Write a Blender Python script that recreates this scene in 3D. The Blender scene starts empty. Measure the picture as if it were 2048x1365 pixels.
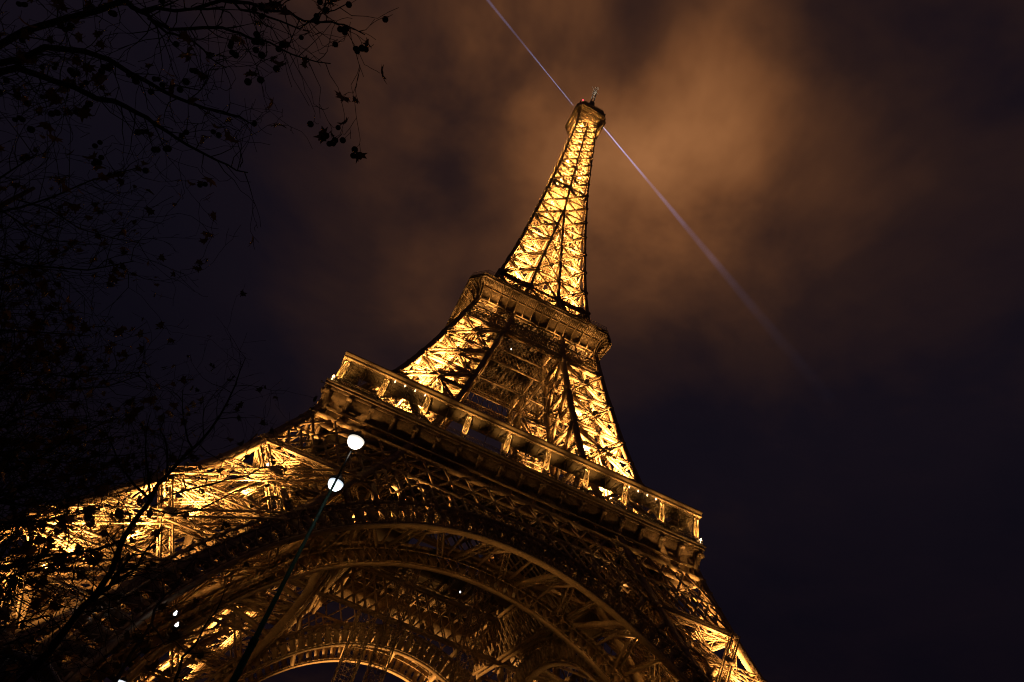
import bpy, math, random
import numpy as np
from mathutils import Matrix, Vector

random.seed(7)
rng = np.random.default_rng(7)
scene = bpy.context.scene
col = scene.collection

# ------------------------------------------------------------------ camera
cam_data = bpy.data.cameras.new("camera")
cam = bpy.data.objects.new("camera", cam_data)
col.objects.link(cam)
CAM = Vector((-23.6528, -114.3940, 1.6853))
RIGHT = (0.8958584, -0.3899018, 0.2131062)
UP = (-0.4246930, -0.6103104, 0.6686980)
FWD = (0.1306656, 0.6895635, 0.7123403)
cam.matrix_world = Matrix(((RIGHT[0], UP[0], -FWD[0], CAM.x), (RIGHT[1], UP[1], -FWD[1], CAM.y),
                           (RIGHT[2], UP[2], -FWD[2], CAM.z), (0, 0, 0, 1)))
cam_data.sensor_width = 36.0
cam_data.lens = 20.496
cam_data.clip_start = 0.05
cam_data.clip_end = 12000
scene.camera = cam
scene.view_settings.view_transform = 'Standard'
scene.view_settings.look = 'None'
scene.view_settings.exposure = 0.0
scene.view_settings.gamma = 1.0
scene.cycles.max_bounces = 6
scene.cycles.diffuse_bounces = 2
scene.cycles.volume_bounces = 0
scene.cycles.transparent_max_bounces = 8
scene.cycles.sample_clamp_indirect = 2.0
scene.cycles.filter_width = 1.15
scene.cycles.denoising_prefilter = 'NONE'
scene.cycles.use_denoising = True

# ------------------------------------------------------------------ night sky
world = bpy.data.worlds.new("World")
scene.world = world
world.use_nodes = True
wt = world.node_tree
for n in list(wt.nodes):
    wt.nodes.remove(n)


class NT:
    """small helper to wire shader nodes"""
    def __init__(self, tree):
        self.t = tree

    def node(self, kind, **kw):
        n = self.t.nodes.new(kind)
        for k, v in kw.items():
            setattr(n, k, v)
        return n

    def link(self, a, b):
        self.t.links.new(a, b)

    def math(self, op, a, b=None, clamp=False):
        n = self.node('ShaderNodeMath', operation=op)
        n.use_clamp = clamp
        for i, s in enumerate((a, b)):
            if s is None:
                continue
            if isinstance(s, (int, float)):
                n.inputs[i].default_value = s
            else:
                self.link(s, n.inputs[i])
        return n.outputs[0]

    def ramp(self, src, stops, interp='LINEAR'):
        n = self.node('ShaderNodeValToRGB')
        n.color_ramp.interpolation = interp
        e = n.color_ramp.elements
        while len(e) < len(stops):
            e.new(0.5)
        for el, (p, c) in zip(e, stops):
            el.position = p
            el.color = (*c, 1) if len(c) == 3 else c
        self.link(src, n.inputs[0])
        return n.outputs[0]

    def mix(self, f, a, b, blend='MIX'):
        n = self.node('ShaderNodeMix', data_type='RGBA', blend_type=blend)
        for s, i in ((f, 0), (a, 6), (b, 7)):
            if isinstance(s, (int, float)):
                n.inputs[i].default_value = s
            elif isinstance(s, tuple):
                n.inputs[i].default_value = (*s, 1)
            else:
                self.link(s, n.inputs[i])
        return n.outputs[2]


w = NT(wt)
tc = w.node('ShaderNodeTexCoord')
dirn = tc.outputs['Generated']
sep = w.node('ShaderNodeSeparateXYZ')
w.link(dirn, sep.inputs[0])
zc = w.math('MAXIMUM', sep.outputs[2], 0.03)
comb = w.node('ShaderNodeCombineXYZ')
w.link(w.math('DIVIDE', sep.outputs[0], zc), comb.inputs[0])
w.link(w.math('DIVIDE', sep.outputs[1], zc), comb.inputs[1])
deck = comb.outputs[0]                       # the cloud deck: a flat layer overhead


def sky_noise(scale, detail, rough, distort=0.0, offset=(0, 0, 0)):
    m = w.node('ShaderNodeMapping')
    m.inputs['Location'].default_value = offset
    w.link(deck, m.inputs[0])
    n = w.node('ShaderNodeTexNoise')
    n.inputs['Scale'].default_value = scale
    n.inputs['Detail'].default_value = detail
    n.inputs['Roughness'].default_value = rough
    n.inputs['Distortion'].default_value = distort
    w.link(m.outputs[0], n.inputs['Vector'])
    return n.outputs[0]


def lobe(d, k, amp):
    """bank of cloud round direction d: amp * exp(k (dot - 1))"""
    L = Vector(d).normalized()
    n = w.node('ShaderNodeVectorMath', operation='DOT_PRODUCT')
    w.link(dirn, n.inputs[0])
    n.inputs[1].default_value = L
    e = w.math('EXPONENT', w.math('MULTIPLY', w.math('SUBTRACT', n.outputs['Value'], 1.0), k))
    return w.math('MULTIPLY', e, amp)


LOBES = [((0.200, 0.325, 0.924), 90, 0.85), ((0.22, 0.36, 0.90), 18, 0.21), ((0.40, 0.13, 0.90), 8, 0.11),
         ((-0.067, 0.313, 0.947), 45, 0.42), ((0.05, 0.60, 0.80), 14, 0.16), ((0.24, 0.50, 0.83), 40, 0.10), ((-0.22, 0.42, 0.87), 30, 0.07),
         ((-0.063, 0.518, 0.853), 150, -0.22), ((0.094, 0.238, 0.967), 260, -0.34), ((0.053, 0.318, 0.946), 420, -0.34),
         ((0.33, 0.62, 0.70), 60, -0.14), ((-0.40, 0.70, 0.577), 14, -0.13), ((0.62, 0.42, 0.66), 7, -0.11)]
tot = None
for d, k, a in LOBES:
    s = lobe(d, k, a)
    tot = s if tot is None else w.math('ADD', tot, s)
n1 = sky_noise(1.9, 5, 0.55, 0.35, (3.1, 1.7, 0))
n2 = sky_noise(5.2, 4, 0.55, 0.2, (0.4, 7.7, 0))
tex = w.math('ADD', w.math('MULTIPLY', n1, 1.55), w.math('MULTIPLY', n2, 0.50))
tex = w.math('MAXIMUM', w.math('SUBTRACT', tex, 0.40), 0.03)
cloud = w.math('MULTIPLY', w.math('MAXIMUM', w.math('ADD', tot, 0.12), 0.0), tex)
warm = w.ramp(cloud, [(0.0, (0.0040, 0.0034, 0.0072)), (0.05, (0.0068, 0.0046, 0.0082)), (0.14, (0.022, 0.0105, 0.0092)),
                      (0.28, (0.066, 0.026, 0.013)), (0.45, (0.15, 0.056, 0.021)), (0.70, (0.25, 0.098, 0.035)), (1.0, (0.36, 0.145, 0.052))])
# towards the horizon the cloud thins to a deep blue night
hz = w.ramp(sep.outputs[2], [(0.0, (0.35, 0.30, 0.36)), (0.30, (0.60, 0.56, 0.60)), (0.62, (1, 1, 1))])
skycol = w.mix(1.0, warm, hz, 'MULTIPLY')
# the last of the daylight model: sun far below the horizon, all but nothing
ns = w.node('ShaderNodeTexSky', sky_type='NISHITA')
ns.sun_disc = False
ns.sun_elevation = math.radians(-4)
ns.sun_rotation = math.radians(200)
skycol = w.mix(1.0, skycol, w.mix(1.0, ns.outputs[0], (0.006, 0.006, 0.006), 'MULTIPLY'), 'ADD')
bg = w.node('ShaderNodeBackground')
bg.inputs['Strength'].default_value = 1.0
w.link(skycol, bg.inputs[0])
wo = w.node('ShaderNodeOutputWorld')
w.link(bg.outputs[0], wo.inputs[0])


# ------------------------------------------------------------------ materials
def material(name, color, rough=0.6, metal=0.0, var=0.25, scale=0.6, spec=0.4, var2=None, bump=0.0, grime=0.0):
    m = bpy.data.materials.new(name)
    m.use_nodes = True
    t = NT(m.node_tree)
    b = m.node_tree.nodes['Principled BSDF']
    tcn = t.node('ShaderNodeTexCoord')
    nz = t.node('ShaderNodeTexNoise')
    nz.inputs['Scale'].default_value = scale
    nz.inputs['Detail'].default_value = 6
    nz.inputs['Roughness'].default_value = 0.65
    t.link(tcn.outputs['Object'], nz.inputs['Vector'])
    lo = tuple(c * (1 - var) for c in color)
    hi = tuple(min(1, c * (1 + var)) for c in (var2 or color))
    c = t.ramp(nz.outputs[0], [(0.3, lo), (0.7, hi)])
    if grime:
        n2 = t.node('ShaderNodeTexNoise')
        n2.inputs['Scale'].default_value = 2.4
        n2.inputs['Detail'].default_value = 8
        n2.inputs['Roughness'].default_value = 0.7
        t.link(tcn.outputs['Object'], n2.inputs['Vector'])
        g_ = t.ramp(n2.outputs[0], [(0.32, (1 - grime,) * 3), (0.55, (1, 1, 1))])
        c = t.mix(1.0, c, g_, 'MULTIPLY')
    t.link(c, b.inputs['Base Color'])
    b.inputs['Roughness'].default_value = rough
    b.inputs['Metallic'].default_value = metal
    b.inputs['Specular IOR Level'].default_value = spec
    if bump:
        bn = t.node('ShaderNodeBump')
        bn.inputs['Strength'].default_value = bump
        t.link(nz.outputs[0], bn.inputs['Height'])
        t.link(bn.outputs[0], b.inputs['Normal'])
    return m


def glow(name, color, strength, bowl=0.0):
    m = bpy.data.materials.new(name)
    m.use_nodes = True
    b = m.node_tree.nodes['Principled BSDF']
    b.inputs['Base Color'].default_value = (0.8, 0.8, 0.8, 1)
    b.inputs['Emission Color'].default_value = (*color, 1)
    b.inputs['Emission Strength'].default_value = strength
    if bowl:                                     # frosted bowl: hottest by the bulb at the bottom, weaker at the rim
        t = NT(m.node_tree)
        tcn = t.node('ShaderNodeTexCoord')
        sp = t.node('ShaderNodeSeparateXYZ')
        t.link(tcn.outputs['Object'], sp.inputs[0])
        f = t.math('MULTIPLY', sp.outputs[2], -1.0 / bowl, True)
        t.link(t.math('MULTIPLY', t.math('ADD', t.math('POWER', f, 1.5), .16), strength), b.inputs['Emission Strength'])
    return m


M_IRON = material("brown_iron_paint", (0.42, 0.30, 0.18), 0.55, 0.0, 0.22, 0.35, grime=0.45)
M_IRON_DARK = material("dark_iron_paint", (0.28, 0.20, 0.125), 0.6, 0.0, 0.3, 0.3, grime=0.55)  # darker tone of the brown iron paint, heavier grime
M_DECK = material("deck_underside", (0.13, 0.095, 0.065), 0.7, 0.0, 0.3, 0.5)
M_STONE = material("pier_limestone", (0.36, 0.33, 0.28), 0.85, 0.0, 0.2, 0.8, bump=0.3)
M_PALE = material("pale_metal", (0.55, 0.52, 0.48), 0.5, 0.0, 0.1, 1.0)
M_WALL = material("pavilion_panel", (0.22, 0.19, 0.16), 0.5, 0.0, 0.12, 0.8)
M_GREEN = material("green_post_paint", (0.010, 0.075, 0.045), 0.6, 0.0, 0.25, 4.0, 0.15)
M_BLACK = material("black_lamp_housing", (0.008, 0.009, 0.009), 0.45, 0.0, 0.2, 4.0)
M_BARK = material("plane_bark", (0.075, 0.060, 0.045), 0.9, 0.0, 0.45, 7.0, 0.2, bump=0.5)
M_TWIG = material("dark_twig_bark", (0.035, 0.027, 0.020), 0.9, 0.0, 0.4, 9.0, 0.2)
M_SAPLING = material("grey_sapling_bark", (0.16, 0.145, 0.125), 0.8, 0.0, 0.35, 9.0, 0.2)
M_LEAF = material("autumn_leaf", (0.26, 0.115, 0.028), 0.6, 0.0, 0.5, 3.0, 0.3, (0.30, 0.17, 0.035))
M_LEAF_GREEN = material("late_green_leaf", (0.07, 0.09, 0.035), 0.6, 0.0, 0.5, 3.0, 0.3, (0.15, 0.11, 0.03))
M_BALL = material("seed_ball", (0.055, 0.04, 0.025), 0.95, 0.0, 0.4, 40.0, 0.1, bump=0.8)
M_GROUND = material("gravel_ground", (0.16, 0.14, 0.115), 0.95, 0.0, 0.3, 0.9, 0.2, bump=0.3)
M_PATH = material("asphalt_path", (0.055, 0.052, 0.05), 0.9, 0.0, 0.25, 1.5, 0.2)
M_KIOSK = material("grey_ribbed_metal", (0.38, 0.36, 0.38), 0.45, 0.3, 0.12, 2.0)
M_BULB_WARM = glow("warm_bulb", (1.0, 0.62, 0.28), 9)
M_BULB_WHITE = glow("white_bulb", (0.86, 0.88, 1.0), 7)
M_LAMP_WARM = glow("luminaire_white", (1.0, 0.90, 0.74), 5, .2)
M_LAMP_COOL = glow("luminaire_cool", (0.80, 0.91, 1.0), 5, .2)
M_LENS = glow("sodium_lens", (1.0, 0.52, 0.13), 6)
M_RED = glow("red_obstruction_lamp", (1.0, 0.05, 0.08), 4)


# ------------------------------------------------------------------ mesh builder
def V(*a):
    return np.array(a, float)


def unit(v):
    n = np.linalg.norm(v)
    return v / n if n > 1e-9 else v


class MB:
    """collects box bars, sweeps and polygons; build() links them as ONE mesh object"""
    def __init__(self):
        self.b = []
        self.v = []
        self.f = []

    def bar(self, a, b, wd, th=None, n=(0, 0, 1)):
        self.b.append((*a, *b, wd, th if th is not None else wd, *n))

    def poly(self, verts, faces):
        o = len(self.v)
        self.v.extend([tuple(p) for p in verts])
        self.f.extend([tuple(i + o for i in f) for f in faces])

    def box(self, x0, x1, y0, y1, z0, z1):
        p = [(x, y, z) for z in (z0, z1) for y in (y0, y1) for x in (x0, x1)]
        self.poly(p, [(0, 2, 3, 1), (4, 5, 7, 6), (0, 1, 5, 4), (2, 6, 7, 3), (0, 4, 6, 2), (1, 3, 7, 5)])

    def rings(self, rings, close=True, caps=True):
        """skin a list of equal-length vertex rings"""
        n = len(rings[0])
        vs = [p for r in rings for p in r]
        fs = []
        for i in range(len(rings) - 1):
            for j in range(n if close else n - 1):
                k = (j + 1) % n
                fs.append((i * n + j, i * n + k, (i + 1) * n + k, (i + 1) * n + j))
        if caps and close:
            fs.append(tuple(range(n))[::-1])
            fs.append(tuple((len(rings) - 1) * n + j for j in range(n)))
        self.poly(vs, fs)

    def tube(self, pts, rad, sides=6):
        pts = [np.array(p, float) for p in pts]
        R = []
        ref = V(0.3, 0.2, 1)
        for i, p in enumerate(pts):
            d = unit(pts[min(i + 1, len(pts) - 1)] - pts[max(i - 1, 0)])
            s = unit(np.cross(d, ref))
            t = np.cross(d, s)
            r = rad[i] if hasattr(rad, '__len__') else rad
            R.append([p + r * (math.cos(q) * s + math.sin(q) * t) for q in
                      (2 * math.pi * k / sides for k in range(sides))])
        self.rings(R)

    def cyl(self, a, b, r0, r1=None, sides=12):
        self.tube([a, b], [r0, r0 if r1 is None else r1], sides)

    def ball(self, c, r, seg=10, ring=6, sz=1.0):
        R = []
        for i in range(1, ring):
            t = math.pi * i / ring
            R.append([(c[0] + r * math.sin(t) * math.cos(q), c[1] + r * math.sin(t) * math.sin(q),
                       c[2] + sz * r * math.cos(t)) for q in (2 * math.pi * k / seg for k in range(seg))])
        self.rings(R)

    def truss(self, a, b, n, W, D, ch, lc, k=1.0, solid=True):
        """open lattice girder from a to b: four chords, zigzag lacing; W across, D along the normal n"""
        a, b, n = V(*a), V(*b), unit(V(*n))
        d = b - a
        L = np.linalg.norm(d)
        if L < 0.5:
            return
        d /= L
        t = unit(np.cross(d, n))
        n = np.cross(t, d)
        fl = min(.5 * ch, .10)
        for s in (-1, 1):                       # flange plates on the two edges, as deep as the girder
            o = t * s * (W / 2 - fl / 2)
            if solid:
                self.bar(a + o, b + o, fl, D * .9, n)
            else:
                m = max(2, int(round(L / (D * k * 1.5))))
                for i in range(m):
                    v = 1 if i % 2 else -1
                    self.bar(a + d * L * i / m + n * v * D / 2 + o, a + d * L * (i + 1) / m - n * v * D / 2 + o, lc, lc * .5, t)
            for q in (-1, 1):                   # their angle irons
                o = t * s * (W / 2 - ch / 2) + n * q * (D / 2 - .03)
                self.bar(a + o, b + o, ch, .06 if solid else ch * .8, n)
        m = max(2, int(round(L / (W * k))))
        for q in (-1, 1):
            o = n * q * (D / 2 - lc / 2)
            for i in range(m):
                s = 1 if i % 2 else -1
                self.bar(a + d * L * i / m + t * s * (W / 2 - ch / 2) + o,
                         a + d * L * (i + 1) / m - t * s * (W / 2 - ch / 2) + o, lc, lc * 0.5, n)
    def plate(self, c, n, up, r, th=0.12, sides=8):
        """gusset plate: a flat polygon of thickness th"""
        n = unit(V(*n))
        s = unit(np.cross(n, V(*up)))
        t = np.cross(s, n)
        R = []
        for q in (-th / 2, th / 2):
            R.append([V(*c) + n * q + r * (math.cos(x) * s + math.sin(x) * t) for x in
                      (2 * math.pi * (k + .5) / sides for k in range(sides))])
        self.rings(R)

    def build(self, name, mat, parent=None, loc=None, smooth=False):
        nv = len(self.v)
        verts = np.array(self.v, float).reshape(-1, 3)
        faces = self.f
        if self.b:
            B = np.array(self.b, float)
            a, b = B[:, 0:3], B[:, 3:6]
            d = b - a
            L = np.linalg.norm(d, axis=1, keepdims=True)
            d = d / np.maximum(L, 1e-9)
            n = B[:, 8:11]
            bad = np.abs((n * d).sum(1)) > 0.985 * np.linalg.norm(n, axis=1)
            n = np.where(bad[:, None], np.where(np.abs(d[:, 2:3]) > 0.9, V(0, 1, 0)[None], V(0, 0, 1)[None]), n)
            t = np.cross(d, n)
            t /= np.linalg.norm(t, axis=1, keepdims=True)
            n = np.cross(t, d)
            hw, hh = B[:, 6:7] / 2, B[:, 7:8] / 2
            cs = [(-1, -1), (1, -1), (1, 1), (-1, 1)]
            P = np.stack([e + t * hw * s + n * hh * q for e in (a, b) for s, q in cs], 1).reshape(-1, 3)
            verts = np.concatenate([verts, P])
            q = np.array([(0, 1, 2, 3), (7, 6, 5, 4), (0, 4, 5, 1), (1, 5, 6, 2), (2, 6, 7, 3), (3, 7, 4, 0)])
            bf = (np.arange(len(B))[:, None, None] * 8 + q[None] + nv).reshape(-1, 4)
        else:
            bf = np.zeros((0, 4), int)
        me = bpy.data.meshes.new(name)
        tot = [len(f) for f in faces] + [4] * len(bf)
        idx = np.concatenate([np.array([i for f in faces for i in f], int), bf.reshape(-1)])
        me.vertices.add(len(verts))
        me.vertices.foreach_set('co', verts.astype(np.float32).ravel())
        me.loops.add(len(idx))
        me.loops.foreach_set('vertex_index', idx.astype(np.int32))
        me.polygons.add(len(tot))
        st = np.concatenate([[0], np.cumsum(tot)[:-1]]).astype(np.int32)
        me.polygons.foreach_set('loop_start', st)
        me.polygons.foreach_set('loop_total', np.array(tot, np.int32))
        me.update(calc_edges=True)
        me.validate()
        if smooth:
            me.polygons.foreach_set('use_smooth', [True] * len(me.polygons))
        me.materials.append(mat)
        o = bpy.data.objects.new(name, me)
        col.objects.link(o)
        if parent:
            o.parent = parent
        if loc is not None:
            o.location = loc
        return o


def tag(o, label, cat, group=None, kind=None):
    if label:
        o['label'] = label
    if cat:
        o['category'] = cat
    if group:
        o['group'] = group
    if kind:
        o['kind'] = kind
    return o


def empty(name, loc=(0, 0, 0)):
    o = bpy.data.objects.new(name, None)
    col.objects.link(o)
    o.location = loc
    o.empty_display_size = 0.5
    return o


def copy_tree(o, parent, rz=None):
    c = o.copy()
    col.objects.link(c)
    c.parent = parent
    if rz is not None:
        c.rotation_euler = (0, 0, rz)
    for ch in list(o.children):
        copy_tree(ch, c)
    return c


def four(o, parent):
    """the tower is the same on its four sides: quarter-turn copies"""
    for k in (1, 2, 3):
        copy_tree(o, parent, k * math.pi / 2)


SODIUM = (1.0, 0.485, 0.13)


def spot(name, loc, target, power, parent=None, size=150, blend=0.6, color=SODIUM, radius=0.35):
    d = bpy.data.lights.new(name, 'SPOT')
    d.energy = power
    d.color = color
    d.spot_size = math.radians(size)
    d.spot_blend = blend
    d.shadow_soft_size = radius
    o = bpy.data.objects.new(name, d)
    col.objects.link(o)
    o.location = loc
    o.rotation_euler = (Vector(target) - Vector(loc)).to_track_quat('-Z', 'Y').to_euler()
    if parent:
        o.parent = parent
    return o


def point(name, loc, power, parent=None, color=SODIUM, radius=0.3):
    d = bpy.data.lights.new(name, 'POINT')
    d.energy = power
    d.color = color
    d.shadow_soft_size = radius
    o = bpy.data.objects.new(name, d)
    col.objects.link(o)
    o.location = loc
    if parent:
        o.parent = parent
    return o


# ------------------------------------------------------------------ ground
g = MB()
g.poly([(-6000, -6000, 0), (6000, -6000, 0), (6000, 6000, 0), (-6000, 6000, 0)], [(0, 1, 2, 3)])
tag(g.build("ground", M_GROUND), None, None, kind="structure")
g = MB()
g.poly([(-180, -109, 0.004), (180, -109, 0.004), (180, -97, 0.004), (-180, -97, 0.004)], [(0, 1, 2, 3)])
tag(g.build("path", M_PATH), None, None, kind="structure")

# ------------------------------------------------------------------ the tower
PZ = [0, 10, 19.5, 31, 36, 42, 49, 54, 57.6, 71, 79, 86, 91, 95, 106, 115, 126, 137, 148.6, 169, 181, 201, 212, 229, 253, 264, 276, 300]
PW = [61.0, 55.6, 50.4, 43.9, 41.1, 38.55, 35.9, 34.3, 32.5, 27, 24.6, 22.8, 21.7, 20.6, 18.3, 16.4, 14.5, 12.95, 11.7, 9.87, 9.0, 7.6, 7.0, 6.3, 5.32, 4.95, 4.7, 4.4]
GZ = [0, 10, 19, 27, 36.7, 42.5, 51, 57.6, 71, 93, 101, 115, 129, 150, 168, 181, 300]
GX = [47.0, 41.6, 36.4, 31.2, 26.4, 23.6, 18.9, 16.9, 13.2, 9.2, 7.7, 5.8, 4.2, 2.6, 1.0, 0.0, 0.0]


def ow(z):
    return float(np.interp(z, PZ, PW))


def ig(z):
    return float(np.interp(z, GZ, GX))


tower = empty("lattice_tower", (0, 0, 0))
tag(tower, "floodlit wrought iron lattice tower on four arched legs, narrowing to an antenna mast", "tower")


def corner_pt(i, z, inset=0.0):
    """leg corner i (0 outer, 1 along x, 2 inner, 3 along y) of the leg in the (-,-) quadrant"""
    a, b = -ow(z) + inset, -ig(z) - inset
    return V(*((a, a), (b, a), (b, b), (a, b))[i], z)


def girder(zs, i, s):
    """corner girder as a square box that follows the profile; s(z) its width"""
    m = MB()
    R = []
    for z in zs:
        c = corner_pt(i, z)
        q = s(z)
        x0, x1 = (c[0], c[0] + q) if i in (0, 3) else (c[0] - q, c[0])
        y0, y1 = (c[1], c[1] + q) if i in (0, 1) else (c[1] - q, c[1])
        R.append([(x0, y0, z), (x1, y0, z), (x1, y1, z), (x0, y1, z)])
    m.rings(R)
    # rivetted bands round the girder at every splice
    for z in zs[1:-1]:
        c = corner_pt(i, z)
        q = s(z)
        cx = c[0] + (q / 2 if i in (0, 3) else -q / 2)
        cy = c[1] + (q / 2 if i in (0, 1) else -q / 2)
        m.box(cx - q / 2 - .05, cx + q / 2 + .05, cy - q / 2 - .05, cy + q / 2 + .05, z - .35, z + .35)
    return m


def leg_faces(m, zs, W, D, ch, lc, inset, centre=True, gus=0.9, k=0.9, sides=True):
    """X panels on the four faces of one leg"""
    for fa, fb in ((0, 1), (1, 2), (2, 3), (3, 0)):
        for j in range(len(zs) - 1):
            z0, z1 = zs[j], zs[j + 1]
            zm = (z0 + z1) / 2
            A0, B0 = corner_pt(fa, z0, inset), corner_pt(fb, z0, inset)
            A1, B1 = corner_pt(fa, z1, inset), corner_pt(fb, z1, inset)
            n = unit(np.cross(B0 - A0, A1 - A0))
            ex = n * D * 0.52
            m.truss(A0 + ex, B1 + ex, n, W, D, ch, lc, k, sides)
            m.truss(B0 - ex, A1 - ex, n, W, D, ch, lc, k, sides)
            m.truss(A1, B1, n, W, D, ch, lc, k, sides)
            if centre:
                m.truss(corner_pt(fa, zm, inset), corner_pt(fb, zm, inset), n, W * .8, D * .8, ch, lc, k, sides)
            # X centre
            den = np.linalg.norm(B0 - A0) / (np.linalg.norm(B0 - A0) + np.linalg.norm(B1 - A1))
            X = A0 + (B1 - A0) * den
            for q in (-1, 1):
                m.plate(X + n * q * (D + .1), n, A1 - A0, gus)
            for c in (A1, B1):
                for q in (-1, 1):
                    m.plate(c + n * q * (D * .5 + .06), n, A1 - A0, gus * .8)


def leg_diaphragms(m, zs, W, ch, lc):
    for z in zs:
        P = [corner_pt(i, z, 0.7) for i in range(4)]
        m.truss(P[0], P[2], (0, 0, 1), W, W * .7, ch, lc, 1.0, False)
        m.truss(P[1], P[3], (0, 0, 1), W, W * .7, ch, lc, 1.0, False)
        M = [(P[i] + P[(i + 1) % 4]) / 2 for i in range(4)]
        for i in range(4):
            m.truss(M[i], M[(i + 1) % 4], (0, 0, 1), W * .8, W * .6, ch, lc, 1.0, False)


def leg_axis(z):
    c = (ow(z) + ig(z)) / 2
    return V(-c, -c, z)


# ---- legs, ground to first deck
ZL = [4.0, 9.5, 19.6, 30.4, 42.2]
m = MB()
leg_faces(m, ZL, 1.3, 1.0, 0.20, 0.085, 0.55, True, 0.8, 1.6, False)
leg_diaphragms(m, ZL[1:], 0.9, 0.18, 0.08)
# lighter secondary bracing in the half panels
for fa, fb in ((0, 1), (1, 2), (2, 3), (3, 0)):
    for j in range(len(ZL) - 1):
        for z0, z1 in ((ZL[j], (ZL[j] + ZL[j + 1]) / 2), ((ZL[j] + ZL[j + 1]) / 2, ZL[j + 1])):
            A0, B0 = corner_pt(fa, z0, 1.3), corner_pt(fb, z0, 1.3)
            A1, B1 = corner_pt(fa, z1, 1.3), corner_pt(fb, z1, 1.3)
            n = unit(np.cross(B0 - A0, A1 - A0))
            mid0, mid1 = (A0 + B0) / 2, (A1 + B1) / 2
            m.truss(mid0, mid1, n, .6, .5, .11, .07, 1.0, False)
leg = m.build("lower_leg", M_IRON, tower)
for i in range(4):
    gm = girder([2.0, 9.5, 14.5, 19.6, 25, 30.4, 36.3, 42.2, 49, 54, 57.2], i, lambda z: 1.25)
    gm.build("corner_girder", M_IRON, leg)
# inclined lift rails, stair flights and landings inside the leg
m = MB()
for s in (-1, 1):
    a, b = leg_axis(6), leg_axis(54)
    o = V(s * 1.6, -s * 1.6, 0)
    for q in (-1.0, 1.0):
        m.truss(a + o + V(q, q, 0) * .6, b + o + V(q, q, 0) * .6, (1, -1, 0), 1.0, .5, .18, .08, 2.2, False)
m.build("lift_track", M_IRON, leg)
m = MB()
for j, z in enumerate(np.arange(8, 53, 3.0)):
    c = leg_axis(z)
    s = 1 if j % 2 else -1
    p = c + V(3.2, -3.2, 0) * .8 + V(s, s, 0) * 1.3
    q = leg_axis(z + 3.0) + V(3.2, -3.2, 0) * .8 + V(-s, -s, 0) * 1.3
    m.bar(p, q, 1.2, .22, (0, 0, 1))
    m.bar(p + V(0, 0, 1), q + V(0, 0, 1), .07, .07)
    m.box(q[0] - 1.3, q[0] + 1.3, q[1] - 1.3, q[1] + 1.3, q[2] - .12, q[2] + .05)
m.build("staircase", M_IRON, leg)
# floodlights of the leg
LEG_LAMPS = [(6.5, 45000), (14.0, 60000), (22, 75000), (31.5, 56000)]


def floodlight_housing(c, parent):
    h = MB()
    h.box(c[0] - .45, c[0] + .45, c[1] - .35, c[1] + .35, c[2] - .45, c[2] - .16)
    h.bar((c[0] - .5, c[1], c[2] - .7), (c[0] - .5, c[1], c[2] - .2), .07)
    h.bar((c[0] + .5, c[1], c[2] - .7), (c[0] + .5, c[1], c[2] - .2), .07)
    return h.build("floodlight", M_BLACK, parent)


for z, e in LEG_LAMPS:
    c = leg_axis(z)
    floodlight_housing(c, leg)
    spot("floodlight_beam", c, c + V(-.6, -.6, 10), e, leg, 84, 0.8)
four(leg, tower)
# added fill spots, no fixtures, in the outer face panels (the two near legs)
for k in (0, 1):
    rot = Matrix.Rotation(k * math.pi / 2, 4, 'Z')
    for fa, fb in ((0, 1), (3, 0)):
        for j in (1, 2, 3):
            for u, e in ((.20, 6500), (.66, 5200 if j < 3 else 500)):
                z = ZL[j] + (ZL[j + 1] - ZL[j]) * u
                c = (corner_pt(fa, z, .55) + corner_pt(fb, z, .55)) / 2
                t = (corner_pt(fa, z + 5, .55) + corner_pt(fb, z + 5, .55)) / 2
                spot("panel_fill_light", rot @ Vector(c), rot @ Vector(t), e * (1.0 if j > 1 else .6), tower, 165, .5)

# masonry pier under each leg corner
for i in range(4):
    m = MB()
    c = corner_pt(i, 0)
    cx = c[0] + (0.6 if i in (0, 3) else -0.6)
    cy = c[1] + (0.6 if i in (0, 1) else -0.6)
    R = []
    for s, z in ((3.4, 0.0), (3.4, 1.0), (3.0, 1.2), (2.2, 3.2), (2.4, 3.4), (2.4, 4.0)):
        R.append([(cx - s, cy - s, z), (cx + s, cy - s, z), (cx + s, cy + s, z), (cx - s, cy + s, z)])
    m.rings(R)
    four(m.build("masonry_pier", M_STONE, tower), tower)


# ---- great arches and belt girders between the legs
def fpt(x, z, off=0.0, f=ow):
    """point on the near face (the leg plane), off metres behind it"""
    return V(x, -f(z) + off, z)


ZC, RI, RO = 4.33, 36.8, 40.55


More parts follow.
